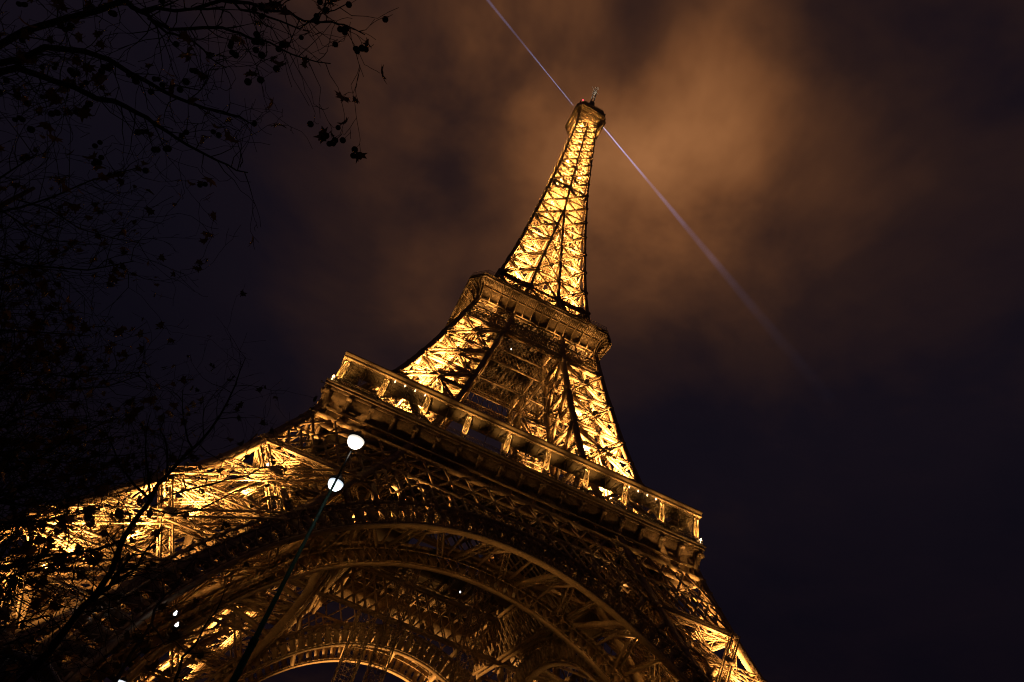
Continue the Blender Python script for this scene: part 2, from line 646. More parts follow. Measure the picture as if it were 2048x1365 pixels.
def arch(f, off, deep, inner):
    m = MB()
    th0, th1 = math.radians(2), math.radians(178)
    N = 96
    T = np.linspace(th0, th1, N + 1)

    def P(r, t, o):
        x, z = r * math.cos(t), ZC + r * math.sin(t)
        return V(x, -f(z) + off + o, z)
    # ornament frame: chords
    for r, h in ((RI + .45, .25), (RO, .45), (RO - 1.0, .16)):
        for o in (0, deep):
            for i in range(N):
                m.bar(P(r, T[i], o), P(r, T[i + 1], o), h, .18, (0, 1, 0.5))
    # posts, rings and scrolls of the band
    step = math.radians(2.55)
    k = int((th1 - th0) / step)
    for j in range(k + 1):
        t = th0 + j * (th1 - th0) / k
        m.bar(P(RI + .4, t, deep / 2), P(RO, t, deep / 2), .20, deep, (math.cos(t + 1.57), 0, math.sin(t + 1.57)))
        if j == k or inner:
            continue
        tm = t + (th1 - th0) / k / 2
        for rr, rad in ((RO - .55, .40), (RI + .95, .36)):
            for ring_t in (tm - .0085, tm + .0085):
                q = [P(rr + rad * math.sin(a), ring_t + rad * math.cos(a) / rr, .12) for a in np.linspace(0, 2 * math.pi, 9)]
                for u in range(8):
                    m.bar(q[u], q[u + 1], .10, .12, (0, 1, 0))
        for a, b in (((RI + 1.3, t + .004), (RO - 1.1, tm)), ((RI + 1.3, t + (th1 - th0) / k - .004), (RO - 1.1, tm))):
            m.bar(P(*a, .12), P(*b, .12), .13, .12, (0, 1, 0))
    if inner:
        for j in range(k):
            t = th0 + j * (th1 - th0) / k
            t2 = t + (th1 - th0) / k
            m.bar(P(RI + .6, t, .2), P(RO - .2, t2, .2), .13, .12, (0, 1, 0))
            m.bar(P(RO - .2, t, .2), P(RI + .6, t2, .2), .13, .12, (0, 1, 0))
    return m, P, T


def soffit(P, T, wd, r0=RI, r1=RI + .22):
    s = MB()
    R = [[P(r0, t, -.12), P(r0, t, wd), P(r1, t, wd), P(r1, t, -.12)] for t in T]
    s.rings(R)
    for t in T[3:-2:4]:                          # cover strips over the plate joints
        a, b = P(r0 - .025, t, -.10), P(r0 - .025, t, wd - .03)
        s.bar(a, b, .16, .04, (math.cos(t), 0, math.sin(t)))
    return s


am, P, T = arch(ow, -0.15, 1.15, False)
arch_out = am.build("arch_ornament", M_IRON, tower)
soffit(P, T, 1.3).build("arch_soffit", M_IRON, arch_out)
# arcade of loops between the arch and the belt girder
for sgn in (-1, 1):
    for j in range(7):
        m = MB()
        t = math.pi / 2 + sgn * math.radians(16.5 + j * 5.4)
        ring = []
        rad = 1.55
        zc = 2.0 - j * 0.12
        for a in np.linspace(-0.15, math.pi + 0.15, 13):
            ring.append((RO + .3 + zc + rad * math.sin(a), t + rad * math.cos(a) / (RO + 2)))
        ring = [(RO + .2, t + rad / (RO + 2))] + ring + [(RO + .2, t - rad / (RO + 2))]
        R = []
        for r, tt in ring:
            R.append([P(r, tt, .1), P(r, tt, 1.1), P(r + .14, tt, 1.1), P(r + .14, tt, .1)])
        m.rings(R)
        m.bar(P(RO, t + 2.1 / RO, .6), P(RO + 4, t + 1.9 / RO, .6), .3, .9, (math.cos(t + 1.57), 0, math.sin(t + 1.57)))
        m.build("arcade_loop", M_IRON, arch_out)
four(arch_out, tower)
for k in range(4):
    rot = Matrix.Rotation(k * math.pi / 2, 4, 'Z')
    for sx in (-1, 1):
        spot("arch_light", rot @ Vector((sx * 34.0, -47.0, 6.0)), rot @ Vector((-sx * 2, -39.2, 41)), 260000 if k == 2 else 9000, tower, 46, .9)

am, P2, T2 = arch(ig, 0.1, 1.2, True)
arch_in = am.build("inner_arch", M_IRON, tower)
soffit(P2, T2, 1.2).build("arch_soffit", M_IRON, arch_in)
# V braces tying the outer arch to the inner arch
m = MB()
for deg in (58, 74, 90, 106, 122):
    for dd in (-6, 6):
        a = P(RO - .5, math.radians(deg), 1.1)
        b = P2(RO - .5, math.radians(deg + dd), 0)
        m.truss(a, b, (0, 0, 1), 1.0, .8, .17, .10, 1.0)
    a = P(RI + .6, math.radians(deg), 1.1)
    b = P2(RO + 3, math.radians(deg), 0)
    m.truss(a, b, (1, 0, 0), .9, .7, .15, .09, 1.0)
for deg in range(50, 131, 8):
    m.bar(P(RO, math.radians(deg), .6), P2(RO, math.radians(deg), .3), .3, .45)
m.build("arch_brace", M_IRON, arch_in)
four(arch_in, tower)


def trellis(m, xs_l, xs_r, z0, z1, f, off, cell, wd, th, double=True):
    """crossed flat bars over a band of the face; xs_l, xs_r give its ends at a height"""
    A = 0.5 * (z0 + z1)
    L0, R0, L1, R1 = xs_l(z0), xs_r(z0), xs_l(z1), xs_r(z1)
    n = max(2, int(round((R0 - L0) / cell)))
    sub = 2 if double else 1
    for i in range(-sub, n * sub + 1):
        for up in (1, -1):
            u0, u1 = i / (n * sub), (i + sub * 1.0) / (n * sub)
            if up < 0:
                u0, u1 = u1, u0
            ta, tb = 0.0, 1.0
            # clip to the band
            du = u1 - u0
            for lim, sg in ((0, 1), (1, -1)):
                if (u0 - lim) * sg < 0:
                    ta = max(ta, (lim - u0) / du)
                if (u1 - lim) * sg < 0:
                    tb = min(tb, (lim - u0) / du)
            if tb - ta < 0.05:
                continue
            pts = []
            for s in (ta, tb):
                z = z0 + (z1 - z0) * s
                u = u0 + du * s
                x = (L0 + (L1 - L0) * s) * (1 - u) + (R0 + (R1 - R0) * s) * u
                pts.append(V(x, -f(z) + off + (.06 if up > 0 else -.06), z))
            m.bar(pts[0], pts[1], wd, th, (0, 1, .4))


# belt girder under the first deck (outer face, then the inner one)
m = MB()
for off in (0.2,):
    trellis(m, lambda z: -ow(z) + .4, lambda z: ow(z) - .4, 42.2, 46.6, ow, off, 3.85, .34 if off < 1 else .2, .16, off < 1)
    trellis(m, lambda z: -ow(z) + .4, lambda z: ow(z) - .4, 46.6, 51.2, ow, off, 3.85, .34, .16, False)
    for z, h in ((46.6, .5), (51.2, .7), (53.2, .4)):
        m.bar(fpt(-ow(z), z, off), fpt(ow(z), z, off), h, .5, (0, 1, .4))
    for s in (-1, 1):
        m.bar(fpt(s * ow(42.2), 42.2, off), fpt(s * (ig(42.2) - .5), 42.2, off), .8, .5, (0, 1, .4))
for j in range(19):
    x = -33.9 + j * 67.8 / 18
    m.bar(fpt(x, 51.2, .9), fpt(x, 53.2, .9), .3, 1.5, (1, 0, 0))
    if abs(x) > 24:
        m.bar(fpt(x * 1.05, 46.6, .9), fpt(x, 51.2, .9), .22, .22, (0, 1, 0))
belt = m.build("belt_girder", M_IRON, tower)
four(belt, tower)
m = MB()
f_in = ig
for off in (0.0, 1.2):
    trellis(m, lambda z: -ow(z) + 2, lambda z: ow(z) - 2, 46.0, 53.0, f_in, off, 5.2, .28, .16)
    for z, h in ((46.0, .6), (53.0, .7)):
        m.bar((-ow(z) + 2, -f_in(z) + off, z), (ow(z) - 2, -f_in(z) + off, z), h, .5, (0, 1, .4))
belt2 = m.build("inner_belt_girder", M_IRON, tower)
four(belt2, tower)

# added spots near the haunches stand in for leg light on ornament and loops
for sx, e in ((-1, 1.0), (1, .35)):
    spot("arcade_fill_light", (sx * 22.0, -34.6, 42.6), (sx * 13, -37.6, 44.6), 9000 * e, tower, 66, .8)
    spot("arcade_fill_light", (sx * 25.0, -36.0, 35.5), (sx * 15, -39.0, 41.0), 16000 * e, tower, 56, .8)

# ---- first deck
m = MB()
H1 = 35.35
VOID = 9.0
for k in range(4):
    a = k * math.pi / 2
    c, s = round(math.cos(a)), round(math.sin(a))

    def rt(x, y):
        return (c * x - s * y, s * x + c * y)
    q = [(-33.6, -33.6), (33.6, -33.6), (VOID, -VOID), (-VOID, -VOID)]
    q = [rt(*p) for p in q]
    vs = [(*p, 56.55) for p in q] + [(*p, 57.0) for p in q]
    m.poly(vs, [(3, 2, 1, 0), (4, 5, 6, 7), (0, 1, 5, 4), (2, 3, 7, 6), (1, 2, 6, 5), (3, 0, 4, 7)])
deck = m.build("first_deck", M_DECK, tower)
# beams under the deck
m = MB()
for k in range(4):
    a = k * math.pi / 2
    c, s = round(math.cos(a)), round(math.sin(a))

    def r3(x, y, z):
        return (c * x - s * y, s * x + c * y, z)
    for x in np.arange(-30.7, 31, 3.84):
        y1 = -max(VOID, abs(x)) if abs(x) > VOID else -VOID
        if -33 < y1 - 2:
            m.truss(r3(x, -33, 55.2), r3(x, y1, 55.2), (1, 0, 0), 2.2, .4, .18, .12, .9, False)
    for y in (-30, -26, -22, -18):
        m.truss(r3(y, y, 55.2), r3(-y, y, 55.2), (0, 1, 0), 2.0, .4, .16, .11, .9, False)
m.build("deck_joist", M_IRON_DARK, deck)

# gallery: cornice, cove, consoles, posts, canopy (near side built once, turned three times)
m = MB()


def strip(m, prof, half=None, miter=True):
    """profile (y, z) extruded along x and mitred at the corners (x end follows y)"""
    R = []
    for sgn in (-1, 1):
        R.append([(sgn * abs(y), y, z) for y, z in prof])
    m.rings(R, True, False)


cov = [(-33.45, 50.6), (-33.45, 52.8), (-33.6, 54.3), (-34.05, 55.6), (-34.75, 56.35)]
strip(m, cov + [(-34.5, 56.55), (-33.2, 56.3), (-33.1, 50.6)])
strip(m, [(-34.8, 56.3), (-35.0, 56.3), (-35.05, 56.75), (-34.8, 56.75)])
strip(m, [(-34.6, 56.76), (-35.25, 56.76), (-35.3, 56.95), (-34.6, 56.95)])
strip(m, [(-34.6, 56.955), (-35.1, 56.955), (-35.1, 57.25), (-34.6, 57.25)])
strip(m, [(-33.4, 57.255), (-35.4, 57.255), (-35.4, 57.6), (-33.4, 57.6)])
strip(m, [(-33.3, 50.3), (-33.75, 50.3), (-33.8, 50.75), (-33.3, 50.75)])
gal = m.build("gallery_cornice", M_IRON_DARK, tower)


def console(x):
    c = MB()
    prof = [(-33.46, 50.8), (-33.95, 50.9), (-33.95, 52.6), (-34.15, 54.0), (-34.6, 55.1), (-34.95, 55.6), (-34.95, 56.2), (-33.46, 56.2)]
    c.rings([[(x + q, y, z) for y, z in prof] for q in (-.28, .28)])
    c.cyl((x - .42, -34.98, 55.75), (x + .42, -34.98, 55.75), .42, None, 12)
    c.cyl((x - .36, -33.95, 51.15), (x + .36, -33.95, 51.15), .3, None, 10)
    c.box(x - .34, x + .34, -34.05, -33.5, 52.5, 52.75)
    return c


for j in range(19):
    x = -34.5 + j * 69.0 / 18
    if j == 0:
        con = console(0.0).build("console", M_IRON_DARK, gal)
        con.location = (x, 0, 0)
    else:
        c = con.copy()
        col.objects.link(c)
        c.parent = gal
        c.location = (x, 0, 0)


def gallery_post():
    p = MB()
    for s in (-1, 1):
        p.bar((s * .42, 0, 58.75), (s * .42, 0, 63.45), .15, .30, (0, 1, 0))
    p.bar((-.5, 0, 58.65), (.5, 0, 58.65), .22, .36, (0, 1, 0))
    p.bar((-.5, 0, 63.30), (.5, 0, 63.30), .20, .36, (0, 1, 0))
    p.box(-.34, .34, -.12, .12, 57.6, 58.5)
    n = 16
    for i in range(n):
        za, zb = 58.8 + 4.4 * i / n, 58.8 + 4.4 * (i + 1) / n
        p.bar((-.35, 0, za), (.35, 0, zb), .03, .03, (0, 1, 0))
        p.bar((.35, 0, za), (-.35, 0, zb), .03, .03, (0, 1, 0))
    return p


posts_x = [-34.0, -26.85, -19.2, -11.5, -3.84, 3.84, 11.5, 19.2, 26.85, 34.0]
for j, x in enumerate(posts_x):
    if j == 0:
        gp = gallery_post().build("gallery_post", M_IRON, gal)
        gp.location = (x, -34.4, 0)
    else:
        c = gp.copy()
        col.objects.link(c)
        c.parent = gal
        c.location = (x, -34.4, 0)
for x in posts_x:
    m = MB()
    m.bar((x, -35.3, 57.4), (x, -36.0, 57.45), .08, .08)
    m.box(x - .16, x + .16, -36.15, -35.9, 57.42, 57.6)
    m.build("fill_light_bracket", M_BLACK, gal)  # made-up outrigger and box to carry the added fill spot
# canopy: rounded fascia, ceiling, mullions
m = MB()
strip(m, [(-34.9, 63.5), (-34.9, 63.85), (-35.05, 64.1), (-35.0, 64.5), (-34.6, 64.75), (-34.2, 64.75), (-34.2, 63.5)])
strip(m, [(-34.55, 63.3), (-34.95, 63.3), (-34.95, 63.49), (-34.55, 63.49)])
gcan = m.build("canopy_fascia", M_IRON, gal)
m = MB()
strip(m, [(-34.2, 63.4), (-31.3, 62.95), (-31.3, 63.3), (-34.2, 64.6)])
for x in np.arange(-33.5, 33.6, 1.28):
    m.bar((x, -34.1, 63.30), (x, -31.4, 62.88), .12, .16, (0, 0, 1))
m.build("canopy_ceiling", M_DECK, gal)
for a, b in zip(posts_x[:-1], posts_x[1:]):
    m = MB()
    xm = (a + b) / 2
    m.bar((xm, -34.3, 57.6), (xm, -34.3, 63.4), .10, .10, (0, 1, 0))
    m.bar((xm - .8, -34.3, 63.35), (xm + .8, -34.3, 63.35), .12, .2, (0, 1, 0))
    m.build("mullion", M_IRON, gal)
m = MB()
for x in np.arange(-34.9, 34.95, 0.28):
    m.bar((x, -35.0, 57.6), (x, -35.0, 58.75), .05, .05, (0, 1, 0))
for z in (57.85, 58.4, 58.75):
    m.bar((-35, -35.0, z), (35, -35.0, z), .08, .08, (0, 0, 1))
m.build("railing", M_IRON_DARK, gal)
# mesh screens in the end bays
for s in (-1, 1):
    m = MB()
    for i in range(60):
        x = s * (19.5 + i * 0.235)
        m.bar((x, -33.9, 59.0), (x, -33.9, 63.3), .035, .035, (0, 1, 0))
    for z in np.arange(59.2, 63.3, .24):
        m.bar((s * 19.5, -33.9, z), (s * 33.6, -33.9, z), .035, .035, (0, 0, 1))
    m.build("mesh_screen", M_IRON_DARK, gal)
# canopy spots: four bulbs in one bay each side
for s in (-1, 1):
    for x in (20.0, 21.85, 23.75, 25.55):
        b = MB()
        b.ball((0, 0, 0), .085, 10, 6)
        b.cyl((0, 0, .10), (0, 0, .3), .07, .07, 8)
        b.build("canopy_bulb", M_BULB_WARM, gal, (s * x, -34.45, 63.05))
# round floodlights outside the corner posts
for s in (-1, 1):
    b = MB()
    R = []
    for r, y in ((.03, .18), (.16, .14), (.21, .02), (.22, -.03), (.18, -.07)):
        R.append([(r * math.cos(q), y, r * math.sin(q)) for q in np.linspace(0, 2 * math.pi, 14)[:-1]])
    b.rings(R)
    b.bar((0, .06, -.19), (0, .06, -.95), .07)
    fl = b.build("corner_floodlight", M_BULB_WARM, gal, (s * 34.75, -34.75, 58.85))
four(gal, tower)
# lamps of the gallery: post uplights plus added fill round the near half, added frieze spots at the corners
for k in (0, 1, 3):
    rot = Matrix.Rotation(k * math.pi / 2, 4, 'Z')
    for x in posts_x if k == 0 else ((posts_x[0], posts_x[1]) if k == 1 else (posts_x[-1], posts_x[-2])):
        spot("post_uplight_and_fill", rot @ Vector((x, -36.0, 57.75)), rot @ Vector((x, -34.5, 63.2)), 2300, tower, 64, 1.0, (1.0, 0.52, 0.13), 0.1)  # added fill spot on the outrigger, evens the light up the post
        spot("post_uplight_and_fill", rot @ Vector((x, -34.5, 58.95)), rot @ Vector((x, -34.45, 63.4)), 150, tower, 120, 0.6, (1.0, 0.52, 0.13), 0.05)
        spot("post_downlight", rot @ Vector((x, -34.5, 63.05)), rot @ Vector((x, -34.45, 58)), 190, tower, 120, 0.6, (1.0, 0.52, 0.13), 0.05)
    for x in (-32.6, -27, 27, 32.6):
        if k == 0:
            spot("frieze_fill_light", (x, -37.9, 46.4), (x, -34.4, 56.6), 2200 if abs(x) > 30 else 1300, tower, 32, .9)  # added spot without a fixture, brightens the frieze ends from below
# pavilions set back on the deck beside the legs
for s in (-1, 1):
    for k in range(2):
        m = MB()
        x0, x1 = (s * 17.5, s * 31) if s > 0 else (s * 31, s * 17.5)
        y0, y1 = (-31.0, -27.5) if k == 0 else (27.5, 31.0)
        m.box(x0, x1, y0, y1, 57.0, 60.4)
        for x in np.arange(x0 + .6, x1, 1.5):
            m.box(x, x + .16, y0 - .08, y1 + .08, 57.02, 60.5)
        m.box(x0 - .4, x1 + .4, y0 - .4, y1 + .4, 60.5, 60.75)
        m.build("pavilion", M_WALL, tower)

# ---- legs, first deck to second deck
ZM = [57.6, 60.0, 70.5, 81.4, 91.9, 102.3]
m = MB()
leg_faces(m, ZM[1:], 1.05, .65, 0.18, 0.08, 0.45, True, 0.65, 1.2)
leg_diaphragms(m, ZM[2:], 0.8, 0.15, 0.07)
for fa, fb in ((0, 1), (1, 2), (2, 3), (3, 0)):
    A, B = corner_pt(fa, 60, .45), corner_pt(fb, 60, .45)
    m.truss(A, B, (0, 0, 1), 1, .8, .17, .1)
for fa, fb in ((0, 1), (1, 2), (2, 3), (3, 0)):
    for j in range(1, len(ZM) - 1):
        zm = (ZM[j] + ZM[j + 1]) / 2
        for z0, z1 in ((ZM[j], zm), (zm, ZM[j + 1])):
            A0, B0 = corner_pt(fa, z0, 1.1), corner_pt(fb, z0, 1.1)
            A1, B1 = corner_pt(fa, z1, 1.1), corner_pt(fb, z1, 1.1)
            n = unit(np.cross(B0 - A0, A1 - A0))
            m.truss((A0 + B0) / 2, (A1 + B1) / 2, n, .5, .4, .09, .06, 1.0, False)
leg2 = m.build("middle_leg", M_IRON, tower)
for i in range(4):
    gm = girder([57.7, 65, 70.5, 76, 81.4, 86.7, 91.9, 97, 102.3, 108, 115.5], i, lambda z: 1.05)
    gm.build("corner_girder", M_IRON, leg2)
m = MB()
for s in (-1, 1):
    a, b = leg_axis(58), leg_axis(112)
    o = V(s * 1.2, -s * 1.2, 0)
    m.truss(a + o, b + o, (1, -1, 0), .9, .45, .15, .07, 2.0, False)
for j, z in enumerate(np.arange(59, 110, 3.2)):
    s = 1 if j % 2 else -1
    p = leg_axis(z) + V(2.4, -2.4, 0) + V(s, s, 0)
    q = leg_axis(z + 3.2) + V(2.4, -2.4, 0) - V(s, s, 0)
    m.bar(p, q, 1.0, .2, (0, 0, 1))
    m.box(q[0] - 1.1, q[0] + 1.1, q[1] - 1.1, q[1] + 1.1, q[2] - .1, q[2] + .05)
m.build("staircase", M_IRON, leg2)
MID_LAMPS = [(59.5, 150000), (66.0, 150000), (73, 130000), (80, 110000), (87, 70000), (94, 26000)]
for z, e in MID_LAMPS:
    c = leg_axis(z)
    floodlight_housing(c, leg2)
    spot("floodlight_beam", c, c + V(.2, .2, 10), e, leg2, 96 if z < 84 else 84, 0.8)
four(leg2, tower)

# belt under the second deck
m = MB()
for off in (.15, 1.1):
    trellis(m, lambda z: -ow(z) + .3, lambda z: ow(z) - .3, 103.2, 107.4, ow, off, 1.55, .15, .10)
    for z, h in ((103.2, .28), (107.4, .35), (111.6, .3)):
        m.bar(fpt(-ow(z), z, off), fpt(ow(z), z, off), h, .3, (0, 1, .3))
m.truss(fpt(-ow(102.3) + .3, 102.3, .6), fpt(ow(102.3) - .3, 102.3, .6), (0, 1, .2), 1.1, .9, .16, .10, .9)
for j in range(12):
    u = j / 11
    for (za, zb) in ((107.4, 111.6),):
        xa = -ow(za) * (1 - 2 * u)
        xb = -ow(zb) * (1 - 2 * u)
        m.bar(fpt(xa, za, .5), fpt(xb, zb, .5), .18, .5, (0, 1, 0))
        if j < 11:
            xc = -ow(zb) * (1 - 2 * (j + 1) / 11)
            m.bar(fpt(xa, za, .3), fpt(xc, zb, .3), .12, .12, (0, 1, 0))
belt3 = m.build("upper_belt_girder", M_IRON, tower)
four(belt3, tower)
m = MB()
for z in (103, 108.5):
    trellis(m, lambda q: -ow(q) + 1, lambda q: ow(q) - 1, z, z + 4.4, ig, 0.0, 2.2, .16, .1)
    m.bar((-ow(z), -ig(z), z), (ow(z), -ig(z), z), .4, .4)
four(m.build("inner_belt_girder", M_IRON, tower), tower)


# ---- second deck: chamfered square with a coved underside
def octa(h, ch, z):
    return [(-h + ch, -h, z), (h - ch, -h, z), (h, -h + ch, z), (h, h - ch, z),
            (h - ch, h, z), (-h + ch, h, z), (-h, h - ch, z), (-h, -h + ch, z)]


m = MB()
prof = [(16.75, .25, 111.8), (17.0, .4, 113.0), (17.6, .9, 114.2), (18.6, 1.8, 115.2), (19.9, 2.8, 115.8), (20.35, 3.1, 115.9)]
m.rings([octa(*p) for p in prof], True, False)
m.rings([octa(h - .15, c, z + .12) for h, c, z in prof], True, False)
m.rings([octa(20.3, 3.1, 115.9), octa(20.62, 3.26, 115.95), octa(20.62, 3.26, 116.25), octa(20.45, 3.2, 116.3),
         octa(20.45, 3.2, 116.75), octa(20.75, 3.3, 116.8), octa(20.75, 3.3, 117.05), octa(20.2, 3.2, 117.05)], True, True)
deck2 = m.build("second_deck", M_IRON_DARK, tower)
rib = []


def cove_rib(p, q):
    """rib standing proud of the cove from base point p to lip point q (plan positions)"""
    m = MB()
    R = []
    base, lip = V(*p), V(*q)
    d = unit(lip - base)
    s = V(-d[1], d[0])
    for u, z in ((0, 111.8), (.08, 113), (.25, 114.2), (.52, 115.2), (.86, 115.75), (1, 115.85)):
        c = base + (lip - base) * u
        a = c + d * .0
        b = c + d * .05
        R.append([(*(a + s * .14), z - .02), (*(a - s * .14), z - .02), (*(b - s * .14 + d * .25), z - .32), (*(b + s * .14 + d * .25), z - .32)])
    m.rings(R)
    return m


for k in range(4):
    a = k * math.pi / 2
    c, s = round(math.cos(a)), round(math.sin(a))
    tr = lambda p: (c * p[0] - s * p[1], s * p[0] + c * p[1])
    for j in range(15):
        u = j / 14 * 2 - 1
        cove_rib(tr((u * 16.3, -16.8)), tr((u * 17.0, -20.3))).build("cove_rib", M_IRON, deck2)
    for u in (.25, .5, .75):
        cove_rib(tr((-16.75, -16.75)), tr((-20.3 + 3.1 * u, -17.2 - 3.1 * u))).build("cove_rib", M_IRON, deck2)
# small cantilever slats on the cove
m = MB()
for k in range(4):
    a = k * math.pi / 2
    c, s = round(math.cos(a)), round(math.sin(a))
    tr = lambda x, y, z: (c * x - s * y, s * x + c * y, z)
    for x in np.arange(-16.7, 16.8, .48):
        m.bar(tr(x, -18.7, 115.02), tr(x, -20.1, 115.68), .16, .2, (0, 0, 1))
    m.bar(tr(-17.2, -18.3, 114.75), tr(17.2, -18.3, 114.75), .25, .2)
m.build("cove_slat", M_IRON, deck2)
# deck plate with joists
m = MB()
m.box(-16.9, 16.9, -16.9, 16.9, 113.6, 113.9)
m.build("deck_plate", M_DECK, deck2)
m = MB()
for x in np.arange(-15.6, 15.7, 1.3):
    m.bar((x, -16.5, 113.2), (x, 16.5, 113.2), .2, .7, (1, 0, 0))
for y in (-10.5, 0, 10.5):
    m.bar((-16.5, y, 112.7), (16.5, y, 112.7), .35, .3, (0, 1, 0))
m.build("deck_joist", M_DECK, deck2)
m = MB()
o8 = octa(20.4, 3.2, 117.05)
for i in range(8):
    a, b = V(*o8[i]), V(*o8[(i + 1) % 8])
    L = np.linalg.norm(b - a)
    for u in np.arange(0, 1, .5 / L):
        m.bar(a + (b - a) * u, a + (b - a) * u + V(0, 0, 1.7), .06, .06, (0, 1, 0))
    for h in (.5, 1.0, 1.7):
        m.bar(a + V(0, 0, h), b + V(0, 0, h), .07, .07)
m.build("railing", M_IRON_DARK, deck2)
m = MB()
m.box(-12, 12, -12, 12, 117.06, 120.4)
for k in range(24):
    q = -11.5 + k
    m.box(q, q + .15, -12.1, 12.1, 117.1, 120.45)
m.build("deck_cabin", M_IRON_DARK, deck2)

# ---- upper shaft
ZU = [117.2, 128.6, 138.5, 149.3, 159.6, 170.4, 180.3, 190.5, 200.5, 209.8, 218.1, 226.3, 233.5, 240.4, 247.3, 254.0, 260.3, 266.4, 272.0]
m = MB()


def sh(z):
    return float(np.interp(z, [117, 150, 200, 276], [.95, .85, .68, .5]))


def upper_face(m, p, q, j, n, wd):
    """one X panel between girders p and q (functions of height)"""
    z0, z1 = ZU[j], ZU[j + 1]
    A0, B0, A1, B1 = p(z0), q(z0), p(z1), q(z1)
    W = wd
    dd = V(*n) * W * .45
    m.truss(A0 + dd, B1 + dd, n, W, W * .7, .15 * W + .03, .07 * W + .02, 1.3, True)
    m.truss(B0 - dd, A1 - dd, n, W, W * .7, .15 * W + .03, .07 * W + .02, 1.3, True)
    m.truss(A1, B1, n, W, W * .8, .15 * W + .03, .07 * W + .02, 1.3, True)
    X = A0 + (B1 - A0) * (np.linalg.norm(B0 - A0) / (np.linalg.norm(B0 - A0) + np.linalg.norm(B1 - A1)))
    m.plate(X + V(*n) * W * .85, n, (0, 0, 1), .5 * W)


for j in range(len(ZU) - 1):
    W = float(np.interp(ZU[j], [117, 180, 270], [1.0, .75, .5]))
    ins = sh(ZU[j]) * .5
    n = (0, -1, 0)
    lo = lambda z: V(-ow(z) + ins, -ow(z) + ins, z)
    li = lambda z: V(-ig(z) - ins * .5, -ow(z) + ins, z)
    ri = lambda z: V(ig(z) + ins * .5, -ow(z) + ins, z)
    ro = lambda z: V(ow(z) - ins, -ow(z) + ins, z)
    upper_face(m, lo, li, j, n, W)
    upper_face(m, ri, ro, j, n, W)
    if ig(ZU[j + 1]) > 0.8:
        m.truss(li(ZU[j]), ri(ZU[j + 1]), n, .55, .4, .1, .06, .9, True)
        m.truss(ri(ZU[j]), li(ZU[j + 1]), n, .55, .4, .1, .06, .9, True)
        m.truss(li(ZU[j + 1]), ri(ZU[j + 1]), n, .55, .4, .1, .06, .9, True)
        # inner faces of the leg
        l2 = lambda z: V(-ig(z) - ins, -ig(z) - ins, z)
        l3 = lambda z: V(-ow(z) + ins, -ig(z) - ins, z)
        upper_face(m, li, l2, j, (1, 0, 0), W * .8)
        upper_face(m, l2, l3, j, (0, 1, 0), W * .8)
    # diaphragm at each level
    z = ZU[j + 1]
    m.truss(V(-ow(z) + .4, -ow(z) + .4, z), V(-.3, -.3, z), (0, 0, 1), W * .8, W * .5, .12 * W, .08 * W, .9, True)
    m.truss(V(-ow(z) * .55, -ow(z) + .4, z), V(-ow(z) + .4, -ow(z) * .55, z), (0, 0, 1), W * .7, W * .5, .11 * W, .07 * W, .9, True)
    # gusset plates on the girders
    for P_ in (lo(z), li(z), ri(z), ro(z)):
        m.plate(P_ - V(0, ins + .12, 0), n, (0, 0, 1), sh(z) * .95)
sface = m.build("shaft_face", M_IRON, tower)
m = MB()
R = []
for z in [116.9] + ZU[1:] + [276]:
    a, s = -ow(z), sh(z)
    R.append([(a, a, z), (a + s, a, z), (a + s, a + s, z), (a, a + s, z)])
m.rings(R)
m.build("corner_girder", M_IRON, sface)
m = MB()
for sg in (-1, 1):
    R = []
    for z in [116.9] + ZU[1:6] + [181]:
        a, s = -ow(z), sh(z) * .9
        x = sg * (ig(z) + s * .25)
        R.append([(x - s / 2, a, z), (x + s / 2, a, z), (x + s / 2, a + s, z), (x - s / 2, a + s, z)])
    m.rings(R)
R = []
for z in [181.05] + ZU[7:] + [276]:
    a, s = -ow(z), sh(z) * 1.0
    R.append([(-s / 2, a, z), (s / 2, a, z), (s / 2, a + s, z), (-s / 2, a + s, z)])
m.rings(R)
m.build("face_girder", M_IRON, sface)
four(sface, tower)
# core: lift guides, stair tower, intermediate platform
m = MB()
for sx in (-1, 1):
    for sy in (-1, 1):
        m.truss((sx * 1.7, sy * 1.7, 118), (sx * 1.4, sy * 1.4, 272), (0, 1, 0), .55, .5, .11, .07, 1.0, True)
for z in np.arange(122, 270, 5.0):
    for a, b in (((-1.7, -1.7), (1.7, -1.7)), ((1.7, -1.7), (1.7, 1.7)), ((1.7, 1.7), (-1.7, 1.7)), ((-1.7, 1.7), (-1.7, -1.7))):
        m.bar((*a, z), (*b, z), .18, .25)
        m.bar((*a, z), (*b, z + 5), .10, .10)
m.build("lift_guide", M_IRON, tower)
m = MB()
for h, z, t in ((7.4, 195.8, .25), (5.2, 196.1, .2)):
    m.rings([octa(h, 1.0, z), octa(h, 1.0, z + t)])
for x in np.arange(-6.5, 6.6, 1.3):
    m.bar((x, -7, 195.4), (x, 7, 195.4), .15, .5, (1, 0, 0))
m.box(-3.4, -.8, -3.2, 3.2, 196.4, 199.2)
m.box(1.0, 3.2, -3.0, 2.0, 196.4, 198.8)
m.build("intermediate_platform", M_IRON, tower)
SHAFT_LAMPS = [(119.0, 24000), (127, 26000), (136, 25000), (145, 22000), (155, 17000), (166, 15000), (177, 13000), (187, 14000),
               (198.5, 17000), (207, 17000), (216, 16000), (225, 15500), (233, 15000), (241, 14000), (249, 13000), (257, 12000)]
